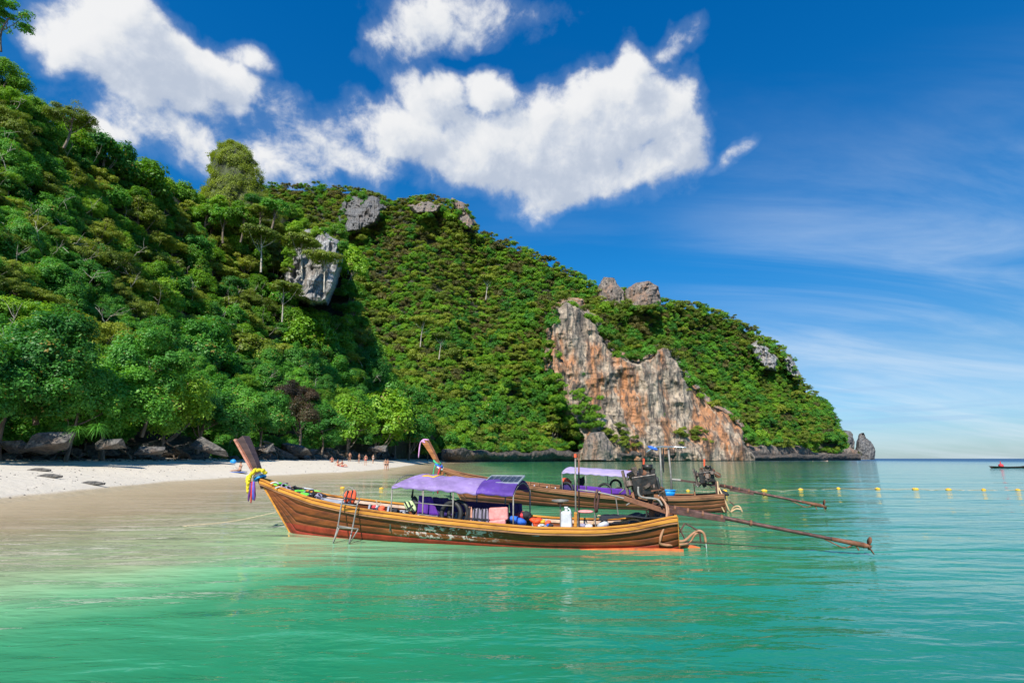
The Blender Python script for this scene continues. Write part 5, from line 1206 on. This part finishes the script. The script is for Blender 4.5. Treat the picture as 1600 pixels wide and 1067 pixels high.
# seat
t = B.thing('seat', B.loc(915, 799, .2), 'round pink topped stool seat with a narrow tilted backrest', 'stool')
MB().ball((0, 0, -.0), 1, 20, (.17, .15, .035)).build('cushion', 'pink', t, True)
pts = lambda L, w: [np.array(q) - B.loc(915, 799, .2) for q in B.pts(L, w)]
MB().tube(pts([(931, 801), (929, 785), (933, 764)], .15), .02, 8, 3).build('backrest_tube', 'darkrust', t, True); MB().tube(pts([(937, 766), (934, 785), (932, 800)], .05), .03, 8, 3).build('backrest_tube', 'darkrust', t, True)
MB().tube(pts([(903, 801), (903, 824)], .3), .015, 6).build('leg', 'metal', t); MB().tube(pts([(929, 801), (931, 824)], .1), .015, 6).build('leg', 'metal', t)
# grey pipe running from the canopy to the engine, with its strut
MB().tube(B.pts([(903, 765), (940, 770), (985, 781), (1010, 788)], .1), .018, 8, 4).build('steering_pipe', 'metal', B.root, True)
MB().tube(B.pts([(962, 776), (966, 804)], .1), .012, 6).build('strut', 'metal', B.root)
# fore deck: snorkelling gear
t = B.thing('snorkel_gear', B.loc(452, 754, 0) , 'heap of black and lime green fins and masks on the fore deck', 'snorkel gear'); rg = np.random.RandomState(6)
base = B.loc(452, 754, 0); L_ = B.L
for k in range(30):
    s_ = rg.uniform(L_ - .95, L_ + .35); y_ = rg.uniform(-.7, .8) * float(hf(s_)); z_ = float(zf(s_)) + rg.uniform(0.0, .09); c = np.array([s_, y_, z_]) - base; a_ = rg.uniform(0, 3.1)
    if k % 3 == 0: MB().box(c, (.26, .10, .02), rot=(rg.uniform(-.5, .5), rg.uniform(-.3, .3), a_), taper=.7).build('fin', 'green' if k % 2 else 'black', t, bevel=.005)
    elif k % 3 == 1: MB().torus(c, .06, .02, (rg.uniform(-1, 1), rg.uniform(-1, 1), 1), 14, 6).build('mask', 'black' if k % 2 else 'greynylon', t, True)
    else: MB().tube([c, c + (.08, .05, .05), c + (.2 * math.cos(a_), .2 * math.sin(a_), .02)], .018, 6, 3).build('snorkel', ['green', 'black', 'white'][k % 3 if k % 2 else 1], t, True)
# dark tarpaulin and boards under the fore deck edge, coiled black lines
t = B.thing('tarpaulin', (L_ * .80, 0, float(zf(L_ * .8)) - .28), 'dark blue tarpaulin bunched in the bow well', 'tarpaulin')
P = np.array([[(x, y, .18 * fbm(np.array(x * 5), np.array(y * 5), 1, 3) - .02) for x in np.linspace(-.45, .45, 16)] for y in np.linspace(-.5, .5, 16)]); sheet('cloth', P, mat('dark_blue_tarp', (.03, .05, .13), .7, vs=4, bump=.6), t, .015)
t = B.thing('branches', (L_ * .72, .1, float(zf(L_ * .72)) - .1), 'two dry sticks poking up from the bow well beside the orange vest', 'sticks')
MB().tube([(.1, 0, -.3), (-.02, .02, .05), (.12, 0, .28)], .012, 5).build('stick', 'rope', t); MB().tube([(-.12, .1, -.3), (.03, .05, .1), (-.02, 0, .22)], .012, 5).build('stick', 'rope', t)
# ladder hung over the side
lad = B.thing('ladder', B.loc(535, 788, .95), 'grey metal boarding ladder hung over the near rail into the water', 'ladder'); lo = B.loc(535, 788, .95)
def Lp(L): return [q - lo for q in B.pts(L)]
MB().tube(Lp([(539, 779, .78), (534, 786, .93), (528, 822, 1.0), (520, 850, 1.16)]), .018, 8, 3).build('rail', 'metal', lad, True)
MB().tube(Lp([(562, 781, .78), (558, 789, .93), (551, 824, 1.0), (545, 850, 1.16)]), .018, 8, 3).build('rail', 'metal', lad, True)
MB().tube(Lp([(539, 779, .78), (536, 772, .6), (547, 761, .6), (558, 772, .6), (562, 781, .78)]), .012, 6, 4).build('top_hoop', 'metal', lad, True)
for a_, b_ in (((527, 821, 1.02), (553, 825, 1.02)), ((534, 787, .95), (559, 790, .95)), ((521, 848, 1.16), (530, 824, 1.2)), ((546, 849, 1.16), (560, 826, 1.2)), ((530, 824, 1.2), (560, 826, 1.2))): MB().tube(Lp([a_, b_]), .014, 8).build('rung', 'metal', lad, True)
# garland of marigolds and ribbons round the prow
t = B.thing('garland', B.loc(400, 742, 0), 'yellow marigold garland with dark ribbons tied round the near prow', 'garland'); lo = B.loc(400, 742, 0)
def beads(path, r, m, name, n):
    path = np.array([np.array(q) - lo for q in path]); q = np.linspace(0, len(path) - 1, n); rg = np.random.RandomState(n); mb = MB()
    for v in q: i = min(int(v), len(path) - 2); c = path[i] * (1 - v + i) + path[i + 1] * (v - i); mb.ball(c + rg.normal(size=3) * .008, r * rg.uniform(.85, 1.2), 8, seed=v, amp=.3)
    mb.build(name, m, t, True)
w = .2
beads(B.pts([(415, 738, .12), (408, 734, .2), (398, 735, .24), (391, 743, .24), (387, 756, .24), (388, 768, .2)]), .042, 'gold', 'marigold_string', 40)
beads(B.pts([(412, 735, -.1), (402, 733, -.16), (392, 740, -.1), (386, 750, 0), (390, 762, .1)]), .04, 'gold', 'marigold_string', 32)
for k, (m_, dx) in enumerate((('ribbon', 0), ('red', 4), ('blue', 7), ('ribbon', 9))):
    p = [np.array(q) - lo for q in B.pts([(392 + dx * .6, 752, .2), (391 + dx * .7, 765, .22), (389 + dx, 775, .2), (388 + dx, 783 + 3 * math.sin(k * 2), .2)])]
    MB().tube(p, [.02, .03, .028, .012], 6, 3).build('ribbon', m_, t, True)
MB().torus(B.loc(405, 743, 0) - lo, .13, .035, (.5, 0, 1), 18, 8).build('sash', 'white', t, True); MB().torus(B.loc(406, 747, 0) - lo, .135, .03, (.5, 0, 1), 18, 8).build('sash', 'sky', t, True)

def motor(B, c_px, r, w, seed, dark='engine'):
    """engine on its cradle, made of block, heads, pulleys, pipes and hoses around a pixel; r = half size in metres"""
    c = B.loc(*c_px, w); e = MB().box(c, (r * 1.25, r * .9, r * .95), rot=(0, .15, .1)).build('engine', dark, B.root, bevel=.02); rg = np.random.RandomState(seed)
    def P(name, mb, m=dark, sm=False): o = mb.build(name, m, e, sm); return o
    for k in range(4): P('cylinder_head', MB().box(c + (r * (-.45 + .3 * k), 0, r * .62), (r * .22, r * .5, r * .35), rot=(0, rg.uniform(-.1, .1), 0)), 'engine2' if k % 2 else dark)
    for k in range(26):
        p = c + rg.uniform(-1, 1, 3) * np.array([r * .85, r * .6, r * .8]); s_ = rg.uniform(.10, .26) * r
        if k % 3 == 0: P('housing', MB().box(p, (s_ * 1.6, s_ * 1.3, s_ * 1.4), rot=tuple(rg.uniform(-.6, .6, 3))), 'engine2' if k % 2 else dark)
        elif k % 3 == 1: P('pulley', MB().cyl(p, p + rg.normal(size=3) * s_ * .5 + (0, s_ * .7, 0), s_ * .9, 12), 'engine2' if k % 4 else 'rust')
        else: P('pipe', MB().tube([p, p + rg.uniform(-1, 1, 3) * r * .4, p + rg.uniform(-1, 1, 3) * r * .7], s_ * .22, 6, 4), ['rust', 'rubber', 'metal'][k % 3 if k % 2 else 0], True)
    P('radiator', MB().box(c + (r * .95, 0, .1 * r), (r * .12, r * 1.0, r * 1.2), rot=(0, .2, 0)), 'engine2')
    P('fan', MB().cyl(c + (r * .80, 0, .1 * r), c + (r * .86, 0, .1 * r), r * .45, 16), 'engine')
    P('air_filter', MB().cyl(c + (-r * .2, .1 * r, r * .75), c + (-r * .2, .1 * r, r * 1.0), r * .26, 14), dark, True)
    return e
em = motor(B, (1007, 757), .42, .05, 2)
MB().beam(B.loc(975, 778, .25), B.loc(1045, 800, .25), .06, .10).build('engine_bearer', 'rust', B.root, bevel=.008); MB().beam(B.loc(975, 776, -.2), B.loc(1045, 797, -.2), .06, .10).build('engine_bearer', 'rust', B.root, bevel=.008)
MB().beam(B.loc(1020, 818, 0), B.loc(1016, 780, 0), .12, .12).build('engine_post', 'rust', B.root, bevel=.01)
MB().beam(B.loc(1030, 803, 0.0), B.loc(1016, 790, 0.0), .3, .08).build('engine_post', 'darkrust', B.root, bevel=.01)
MB().tube(B.pts([(1026, 745), (1031, 765), (1036, 790)], .22), .03, 8, 3).build('engine_hose', 'rubber', B.root, True)
def tail(B, p0, p1, beam0, beam1, r, big, w=0.0):
    a = B.loc(*p0, w); b = B.loc(*p1, w); d = b - a; T = MB().tube([a, a * .6 + b * .4, a * .2 + b * .8, b], [r * 1.15, r, r * .8, r * .7], 10).build('tail_shaft', 'darkrust', B.root, True)
    Lt = np.linalg.norm(d); u = d / Lt; dn = np.array([0, 0, -1.])
    c0, c1 = B.loc(*beam0, w), B.loc(*beam1, w); MB().beam(c0, c1, .09, .15 * big).build('tail_beam', 'darkrust', T, bevel=.008)
    for q in (.05, .12, .2, .3, .45): MB().cyl(a + d * q - u * .02, a + d * q + u * .02, r * 1.45, 10).build('clamp', 'rust', T)
    e = b - u * .02
    MB().cyl(e - u * .55, e, r * .9, 10, r * 1.25).build('stern_tube', 'rust', T, True)
    MB().tube([b - u * 1.05 * big, b - u * .55 * big + dn * .16 * big, b - u * .45 * big + dn * .15 * big], .018 * big, 6).build('skeg_bar', 'rust', T); MB().tube([b - u * .42 * big + dn * .14 * big, b - u * .22 * big], .018 * big, 6).build('skeg_bar', 'rust', T); MB().tube([b - u * .24 * big, b - u * .16 * big + dn * .15 * big], .018 * big, 6).build('skeg_bar', 'rust', T)
    hub = b + u * .05; MB().cyl(b - u * .03, hub + u * .05, r * 1.3, 10, r * .6).build('propeller_hub', 'rust', T, True)
    for k in range(3):
        a_ = k * 2.094 + .15; rad = np.array([-math.sin(a_) * u[2], math.cos(a_ + 1.57) * 0 + math.sin(a_), math.cos(a_)]); rad /= np.linalg.norm(rad); sd = np.cross(u, rad); L_ = .20 * big; V = []
        for q in np.linspace(0, 1, 6): cc = hub + rad * (.03 + L_ * q) + u * .05 * q; w_ = .055 * big * math.sin(.5 + q * 2.3); n_ = sd * w_ + u * w_ * .5; V += [cc - n_, cc + n_, cc + n_ + u * .012, cc - n_ + u * .012]
        MB().add(V, [(4 * q + a2_, 4 * q + (a2_ + 1) % 4, 4 * q + 4 + (a2_ + 1) % 4, 4 * q + 4 + a2_) for q in range(5) for a2_ in range(4)] + [(0, 1, 2, 3), (20, 23, 22, 21)]).build('propeller_blade', 'rust', T, True)
    return T
tail(B, (1040, 791), (1352, 852), (1044, 797), (1133, 811), .042, .75)
MB().tube(B.pts([(1040, 791), (1000, 782), (985, 777)], 0), .035, 8).build('drive_tube', 'darkrust', B.root, True)
# hoses looping over the stern
for name, path, r_, m_ in [('hose', [(1032, 776, .3), (1041, 790, .4), (1041, 812, .5), (1031, 844, .55), (1038, 851, .5), (1060, 851, .3), (1075, 849, .1)], .026, 'hose'),
                     ('hose', [(1035, 781, .2), (1044, 795, .3), (1043, 825, .4), (1052, 842, .35), (1068, 845, .2), (1082, 834, 0), (1092, 829, 0), (1100, 834, 0), (1103, 848, 0)], .026, 'hose'),
                     ('hose', [(1062, 852, .2), (1078, 846, 0), (1087, 834, 0), (1096, 832, -.1)], .022, 'hose'),
                     ('cooling_pipe', [(997, 760, .3), (998, 772, .32), (1005, 777, .32), (1027, 780, .3), (1035, 790, .35)], .024, 'metal'),
                     ('hose', [(969, 816, .2), (990, 811, .2), (1008, 817, .25)], .02, 'hosetan'), ('hose', [(970, 812, .0), (1000, 811, 0), (1010, 806, 0), (1010, 797, 0)], .02, 'hosetan'),
                     ('hose', [(915, 812, .1), (922, 822, .1), (935, 805, .0), (946, 815, 0)], .016, 'hosetan')]:
    MB().tube(B.pts(path), r_, 8, 5).build(name, m_, B.root, True)
for a_, b_ in (((1058, 818, 0), (1070, 842, 0)), ((1070, 817, -.1), (1056, 842, 0)), ((1072, 818, 0), (1090, 828, 0)), ((1093, 830, 0), (1095, 848, 0))): MB().tube(B.pts([a_, b_]), .017, 6).build('rudder_bracket', 'darkrust', B.root)
MB().tube(B.pts([(1103, 848, 0), (1104, 858, 0), (1102, 864, 0)]), .008, 6).build('hose_end', 'white', B.root)
# tarpaulin over the stern deck
t = B.thing('tarpaulin', (.75, 0, float(zf(.75)) + .02), 'black tarpaulin bunched over the stern deck under the engine', 'tarpaulin')
P = np.array([[(x, y * (1.0 - .1 * x), .16 * float(fbm(np.array(x * 4), np.array(y * 4), 7, 3)) + .05 * x * -1) for x in np.linspace(-.62, .8, 22)] for y in np.linspace(-.52, .40, 16)]); sheet('cloth', P, 'black', t, .015)
# mooring line to the beach
MB().tube([B.world(B.loc(432, 800, 0)) + np.array(v) for v in ((0, 0, 0), (-1.4, .5, -.28), (-3.1, 1.2, -.48))], .012, 5, 4).build('mooring_rope', 'rope')
tag(bpy.data.objects['mooring_rope'], 'thin mooring rope running from the near bow into the shallows', 'rope')

# =========================== far boat
near = B
B = Boat((716, 783), (1132, 801), .42, 'farther long wooden boat with plain brown hull and pale lavender canopy')
hf2, zf2 = hull(B, [(1136, 772), (1110, 775), (1060, 777), (1020, 776), (960, 775), (900, 769), (850, 763), (800, 756), (760, 751), (720, 741), (700, 735), (686, 728)], .95, .75, 1.5, 'hull2', 'rail2')
print('boat2 L', B.L, [round(float(zf2(s)), 2) for s in np.linspace(0, B.L + .7, 9)])
a = B.loc(664, 690, 0); b = B.loc(690, 738, 0)
prow(B, (664, 688), (692, 742), .26, .14, 'post', 'post')
t = B.thing('ribbons', B.loc(664, 690, 0), 'pink ribbon hanging from the top of the farther prow', 'ribbon'); lo = B.loc(664, 690, 0)
MB().tube([q - lo for q in B.pts([(670, 687, .12), (662, 687, .14), (657, 692, .1), (655, 704, .1), (654, 715, .1)])], [.025, .035, .03, .03, .02], 6, 3).build('ribbon', 'pinkribbon', t, True); MB().torus((0, 0, 0.0), .12, .045, (-.5, 0, 1), 16, 8).build('knot', 'pinkribbon', t, True)
t = B.thing('ribbons', B.loc(685, 728, 0), 'green, blue and white ribbons wound round the foot of the farther prow', 'ribbon'); lo = B.loc(685, 728, 0)
for k, m_ in enumerate(('greenribbon', 'blue', 'white')): MB().torus(B.loc(683 + k * 2.6, 722 + k * 4.2, 0) - lo, .16, .045, (-.7, 0, 1), 18, 8).build('sash', m_, t, True)
MB().tube([q - lo for q in B.pts([(680, 726, .15), (677, 740, .18), (677, 756, .15), (677, 772, .1)])], [.03, .03, .025, .02], 6, 3).build('ribbon', 'greenribbon', t, True); MB().tube([q - lo for q in B.pts([(688, 730, .18), (684, 745, .18), (684, 771, .1)])], [.04, .04, .03], 6, 3).build('ribbon', 'red', t, True)
ca2, cb2, con2 = canopy(B, (878, 737), (991, 744), .78, .17, 'pale_lav', None, 1, .1, [(0, 1), (.34, 1), (1, 1), (0, -1), (.5, -1), (1, -1)], pm='metal', sag=.01)
strip_on(B, con2, .86, .93, -.3, .1, 'red')
screen(B, [(880, 756, -.6), (985, 766, -.6), (985, 774, -.6), (880, 766, -.6)], 'black'); screen(B, [(902, 758, .62), (985, 765, .62), (985, 773, .62), (902, 769, .62)], 'violet', label='violet side cloth with yellow marks')
screen(B, [(878, 756, .5), (900, 758, .5), (900, 766, .5), (878, 765, .5)], 'indigo')
for px, py, R_, lb in ((885, 765, .26, 'black tyre at the bow end of the farther canopy'), (945, 768, .28, 'black tyre arching over the violet cloth of the farther boat'), (962, 759, .22, 'black tyre on the far side of the farther boat'), (968, 772, .22, 'low black tyre beside the violet cloth')): tyre(B, px, py, .55 if px != 962 else -.5, R_, .045, lb)
heap(B, 888, 751, .2, .22, ['orange', 'yellow', 'red'], 'life_jacket', 'orange and yellow life jackets piled under the farther canopy', 'life jacket', 70)
heap(B, 907, 752, -.1, .18, ['black'], 'bag', 'black bag standing behind the twin posts on the farther boat', 'bag', 71, sq=(.6, .6, 1.3))
t = B.thing('crate', B.loc(1044, 769, .2), 'bright blue plastic tub in the stern of the farther boat', 'tub'); MB().cyl((0, 0, -.16), (0, 0, .07), .2, 16, .26).build('tub_body', 'sky', t, True); MB().torus((0, 0, .07), .26, .018, (0, 0, 1), 20, 6).build('tub_rim', 'sky', t, True)
for k, px in enumerate((828, 842, 859, 1086)):
    p = B.loc(px, 757 if px < 1000 else 776, .6 if px < 1000 else .5); MB().box((p[0], p[1], float(zf2(p[0])) + .08), (.05, .05, .16)).build('cleat', 'rail2', B.root)
m2 = motor(B, (1104, 745), .40, 0, 5)
MB().beam(B.loc(1062, 750, 0), B.loc(1170, 766, 0), .06, .07).build('engine_bearer', 'darkrust', B.root); MB().tube(B.pts([(1050, 749), (1064, 750)], 0), .04, 8).build('tiller', 'metal', B.root)
MB().tube(B.pts([(1084, 756), (1086, 774)], 0), .02, 6).build('strut', 'darkrust', B.root); MB().beam(B.loc(1122, 776, 0), B.loc(1120, 752, 0), .12, .12).build('engine_post', 'darkrust', B.root)
tail(B, (1125, 758), (1284, 790), (1140, 763), (1178, 770), .05, .95)
MB().cyl(B.loc(1005, 735, 0), B.loc(1006, 716, 0), .04, 8).build('stick', 'orange', B.root); MB().cyl(B.loc(1100.5, 728, 0), B.loc(1100.5, 717, 0), .03, 8).build('stick', 'orange', B.root); MB().cyl(B.loc(1005, 775, 0), B.loc(1005, 735, 0), .025, 8).build('stick', 'metal', B.root)
# pole frame
fr = MB().tube(B.pts([(1035, 775, .3), (1033, 740, .3), (1031, 699, .3)]), .035, 8).build('pole_frame', 'metal', B.root, True); MB().tube(B.pts([(1050, 776, -.3), (1048, 740, -.3), (1044, 699, -.3)]), .035, 8).build('pole_frame', 'metal', B.root, True)
MB().tube(B.pts([(1010, 706, .3), (1020, 700, .3), (1028, 698, .2), (1050, 698, -.3), (1072, 699, -.3)]), .022, 8, 3).build('pole_top', 'alu', B.root, True); MB().ball(B.loc(1020, 700, .3), 1, 10, (.2, .05, .06), rot=(0, -.35, 0)).build('blue_wrap', 'blue', B.root, True)
MB().tube(B.pts([(1037, 700, 0), (1036, 722, 0), (1037, 738, 0)]), [.02, .05, .02], 6, 3).build('hanging_rope', 'rubber', B.root); MB().tube(B.pts([(1009, 708, .3), (1004, 724, .2), (1002, 735, .1)]), .008, 5, 3).build('stay_wire', 'rubber', B.root)
for path in ([(1121, 752, .2), (1123, 775, .35), (1127, 790, .4), (1132, 800, .4)], [(1123, 762, .2), (1131, 778, .3), (1138, 795, .3), (1142, 801, .2)], [(1142, 799, 0), (1147, 792, 0), (1155, 791, 0), (1160, 800, 0)], [(1140, 801, .1), (1150, 795, .1), (1158, 796, .1)]): MB().tube(B.pts(path), .028, 7, 5).build('hose', 'hosetan', B.root, True)
MB().tube(B.pts([(1140, 783, 0), (1150, 792, 0)]), .02, 6).build('rudder_bracket', 'darkrust', B.root)
MB().tube(B.pts([(1053, 776, .55), (1052, 792, .6)]), .014, 5).build('fender_line', 'yellow', B.root)
heap(B, 1125, 771, 0, .24, ['black'], 'tarpaulin', 'black cloth over the stern of the farther boat', 'tarpaulin', 90, sq=(1.2, .9, .35))

# ------------------------------------------------------------------ buoys, people, far craft
BUOYS = [(535, 762), (596, 763), (1075, 767), (1132, 767), (1194, 766.5), (1251, 765), (1310, 763.5), (1371, 763.8), (1430, 764), (1482, 764.8), (1537, 765.4), (1590, 765.8), (1645, 767)]
pts = [on_z(px, py, .03) for px, py in BUOYS]
def bmesh_buoy():
    return MB().ball((0, 0, 0), .19, 14, (1.25, .8, .62))
proto = None
names = ['left of the near orange vest, by itself near the sand', 'just left of the near canopy', 'between the pole frame and the farther engine', 'just right of the farther engine', 'above the farther tail shaft, left one', 'above the middle of the farther tail shaft', 'first one right of the farther propeller',
         'second one right of the farther propeller', 'third one right of the farther propeller', 'fourth one right of the farther propeller', 'second from the right edge', 'at the right edge of the picture', 'just past the right edge']
for k, (p, nm) in enumerate(zip(pts, names)):
    e = empty('buoy', tuple(p), k * .7); tag(e, 'yellow float ' + nm, 'buoy', 'yellow floats on the swimming line')
    s = .62 if k < 2 else .72
    if proto is None: proto = (bmesh_buoy().build('float_body', 'yellow', e, True), MB().torus((0, 0, 0), .13, .02, (1, 0, 0), 14, 6).build('collar', 'rope', e, True))
    else:
        for ch in proto: c = ch.copy(); COL.objects.link(c); c.parent = e
    e.scale = (s, s, s)
line = []
for a, b in zip(pts[2:-1], pts[3:]):
    for q in np.linspace(0, 1, 7)[:-1]: line.append(a * (1 - q) + b * q + (0, .05 * math.sin(q * 6), -.035 + .05 * abs(math.cos(q * 3.1416))))
line.append(pts[-1]); tag(MB().tube(line, .013, 5).build('float_line', 'rope'), 'thin rope on the water joining the yellow floats', 'rope')

skin = mat('skin', (.50, .27, .17), .6, vs=3, var=.05); skin2 = mat('tanned_skin', (.36, .17, .10), .6, vs=3, var=.05); hairm = mat('dark_hair', (.02, .014, .01), .7)
def person(p, pose, face, sk, suit, label, s=1.0, top=True):
    e = empty('person', tuple(p), face); tag(e, label, 'person')
    if pose == 'stand':
        J = {'pel': (0, 0, .92), 'sp': (0, 0.02, 1.12), 'ch': (0, 0, 1.34), 'nk': (0, .0, 1.50), 'hd': (0, -.02, 1.62), 'ht': (0, -.01, 1.73), 'hl': (-.09, 0, .88), 'kl': (-.11, -.03, .48), 'al': (-.12, .02, .08), 'tl': (-.13, -.13, .03), 'hr': (.09, 0, .88), 'kr': (.12, .02, .48), 'ar': (.13, .08, .08), 'tr': (.14, -.07, .03),
             'sl': (-.18, 0, 1.41), 'el': (-.25, .04, 1.14), 'wl': (-.25, -.06, .90), 'fl': (-.25, -.10, .80), 'sr': (.18, 0, 1.41), 'er': (.27, .03, 1.15), 'wr': (.20, -.12, .98), 'fr': (.17, -.18, .92)}
    else:
        J = {'pel': (0, 0, .12), 'sp': (0, 0.08, .32), 'ch': (0, .10, .54), 'nk': (0, .08, .70), 'hd': (0, .05, .82), 'ht': (0, .05, .93), 'hl': (-.1, -.02, .12), 'kl': (-.15, -.40, .32 if pose == 'sit' else .13), 'al': (-.14, -.66 if pose == 'sit' else -.80, .08), 'tl': (-.15, -.78 if pose == 'sit' else -.86, .06), 'hr': (.1, -.02, .12), 'kr': (.15, -.38, .34 if pose == 'sit' else .14), 'ar': (.14, -.62 if pose == 'sit' else -.80, .08), 'tr': (.15, -.74 if pose == 'sit' else -.86, .06),
             'sl': (-.18, .09, .61), 'el': (-.26, .22, .36), 'wl': (-.25, .32, .12), 'fl': (-.25, .38, .04), 'sr': (.18, .09, .61), 'er': (.27, -.06, .42), 'wr': (.18, -.28, .36), 'fr': (.16, -.36, .34)}
    Ed = [('pel', 'sp'), ('sp', 'ch'), ('ch', 'nk'), ('nk', 'hd'), ('hd', 'ht'), ('pel', 'hl'), ('hl', 'kl'), ('kl', 'al'), ('al', 'tl'), ('pel', 'hr'), ('hr', 'kr'), ('kr', 'ar'), ('ar', 'tr'), ('ch', 'sl'), ('sl', 'el'), ('el', 'wl'), ('wl', 'fl'), ('ch', 'sr'), ('sr', 'er'), ('er', 'wr'), ('wr', 'fr')]
    Rd = dict(pel=.13, sp=.115, ch=.13, nk=.05, hd=.095, ht=.07, hl=.09, kl=.055, al=.035, tl=.03, hr=.09, kr=.055, ar=.035, tr=.03, sl=.05, el=.037, wl=.026, fl=.03, sr=.05, er=.037, wr=.026, fr=.03)
    ks_ = list(J); me = bpy.data.meshes.new('body'); me.from_pydata([J[k] for k in ks_], [(ks_.index(a), ks_.index(b)) for a, b in Ed], []); me.materials.append(sk)
    o = link('body', me, e); o.modifiers.new('skin', 'SKIN'); ss = o.modifiers.new('sub', 'SUBSURF'); ss.levels = 1; ss.render_levels = 1
    for i, k in enumerate(ks_): me.skin_vertices[0].data[i].radius = (Rd[k], Rd[k])
    me.skin_vertices[0].data[0].use_root = True
    pv, hd, ch = np.array(J['pel']), np.array(J['hd']), np.array(J['ch'])
    MB().ball(hd + (0, .025, .045), .105, 10, (1, 1.05, .95)).build('hair', hairm, e, True)
    for k in (-1, 1): MB().ball(hd + (k * .035, -.088, .0), .012, 6).build('eye', hairm, e)
    MB().ball(hd + (0, -.10, -.025), .016, 6, (.8, 1, 1.2)).build('nose', sk, e)
    MB().ball(pv + (0, 0, -.02), 1, 12, (.185, .145, .12)).build('swimwear', suit, e, True)
    if top: MB().ball(ch + (0, -.01, -.02), 1, 12, (.165, .145, .07)).build('swim_top', suit, e, True)
    e.scale = (s,) * 3; return e
def beach_at(px, D):
    p = at(px, 700, D); return (p[0], p[1], float(sand_h(np.array(p[0]), np.array(p[1]))) - .01)
M['suitred'] = mat('red_swimwear', (.5, .03, .04), .7); M['suitblack'] = mat('black_swimwear', (.02, .02, .02), .7)
person(beach_at(603.5, 80), 'stand', .3, skin, 'suitblack', 'left one of the two people standing close together on the sand, black swimwear')
person(beach_at(607, 81.5), 'stand', -.4, skin2, 'suitblack', 'right one of the two people standing close together on the sand', top=False)
person(beach_at(572.5, 84), 'stand', .5, skin, 'suitred', 'person standing alone on the sand in red swimwear')
person(beach_at(562, 92), 'stand', 2.4, skin2, 'suitblack', 'person in dark shorts standing in the shade by the rocks, right of another', top=False)
person(beach_at(547.5, 94), 'stand', 3.0, skin2, 'suitblack', 'leftmost standing person, in the shade against the rocks', top=False)
person(beach_at(584, 98), 'stand', 1, skin, 'white', 'small far person in a white top at the rocks')
person(beach_at(530, 72), 'sit', 1.2, skin, 'suitred', 'person seated on the sand in front, left one of the pair, red swimwear')
person(beach_at(537, 71), 'sit', 1.5, skin, 'suitred', 'person seated with stretched legs, right one of the pair on the sand')
person(beach_at(520, 82), 'sit', .5, skin2, 'suitred', 'person seated farther back in the shade near the rocks')
person(beach_at(378, 50), 'recline', -.6, skin, 'suitblack', 'person sunbathing on a towel just left of the near prow')
for px, D, m_, lb in ((372, 49, 'blue', 'blue and yellow towel under the sunbather by the near prow'), (534, 71, 'red', 'dark red towel under the seated pair')):
    p = beach_at(px, D); tag(MB().box((0, 0, 0), (1.8, .9, .03), rot=(0, 0, .2)).build('towel', m_, None, loc=(p[0], p[1], p[2] + .03)), lb, 'towel')
p = beach_at(367, 58); t = empty('bag', p); tag(t, 'bright blue bag left at the rocks left of the near prow', 'bag'); MB().ball((0, 0, .2), 1, 12, (.35, .25, .25), seed=4, amp=.3).build('sack', 'sky', t, True); MB().torus((0, 0, .42), .12, .02, (0, 1, 0), 12, 5).build('handle', 'black', t, True)
# far craft on the right
def far_boat(px, py, L_, m, label, cabin=False):
    p = on_z(px, py, 0); e = empty('distant_boat', tuple(p), .05); tag(e, label, 'boat'); V = []
    for s_, w_, z0, z1 in [(-.5, .06, 0, .045), (-.3, .08, -.02, .035), (0, .09, -.02, .03), (.3, .06, -.02, .04), (.5, .01, .02, .075)]: V += [(s_ * L_, -w_ * L_, z1 * L_), (s_ * L_, 0, z0 * L_ - .1), (s_ * L_, w_ * L_, z1 * L_)]
    MB().add(V, [(3 * q + a_, 3 * q + (a_ + 1) % 3, 3 * q + 3 + (a_ + 1) % 3, 3 * q + 3 + a_) for q in range(4) for a_ in range(3)] + [(0, 1, 2), (12, 14, 13)]).build('hull', m, e)
    return e
e = far_boat(1580, 731, 8, 'darkrust', 'dark low boat lying far out at the right edge of the sea')
e = empty('buoy', tuple(on_z(1564, 727.5, .3)), 0); tag(e, 'small far red marker buoy near the right horizon', 'buoy'); MB().ball((0, 0, 0), .45, 10).build('float_body', 'red', e, True); MB().cyl((0, 0, .4), (0, 0, .9), .08, 6).build('stick', 'red', e)
e = far_boat(1282, 721, 9, 'cream', 'tiny pale boat in front of the headland')
person(tuple(on_z(779, 721.5, -1.0)), 'stand', 0, skin, 'suitred', 'bather standing chest deep in the water far off above the near canopy')
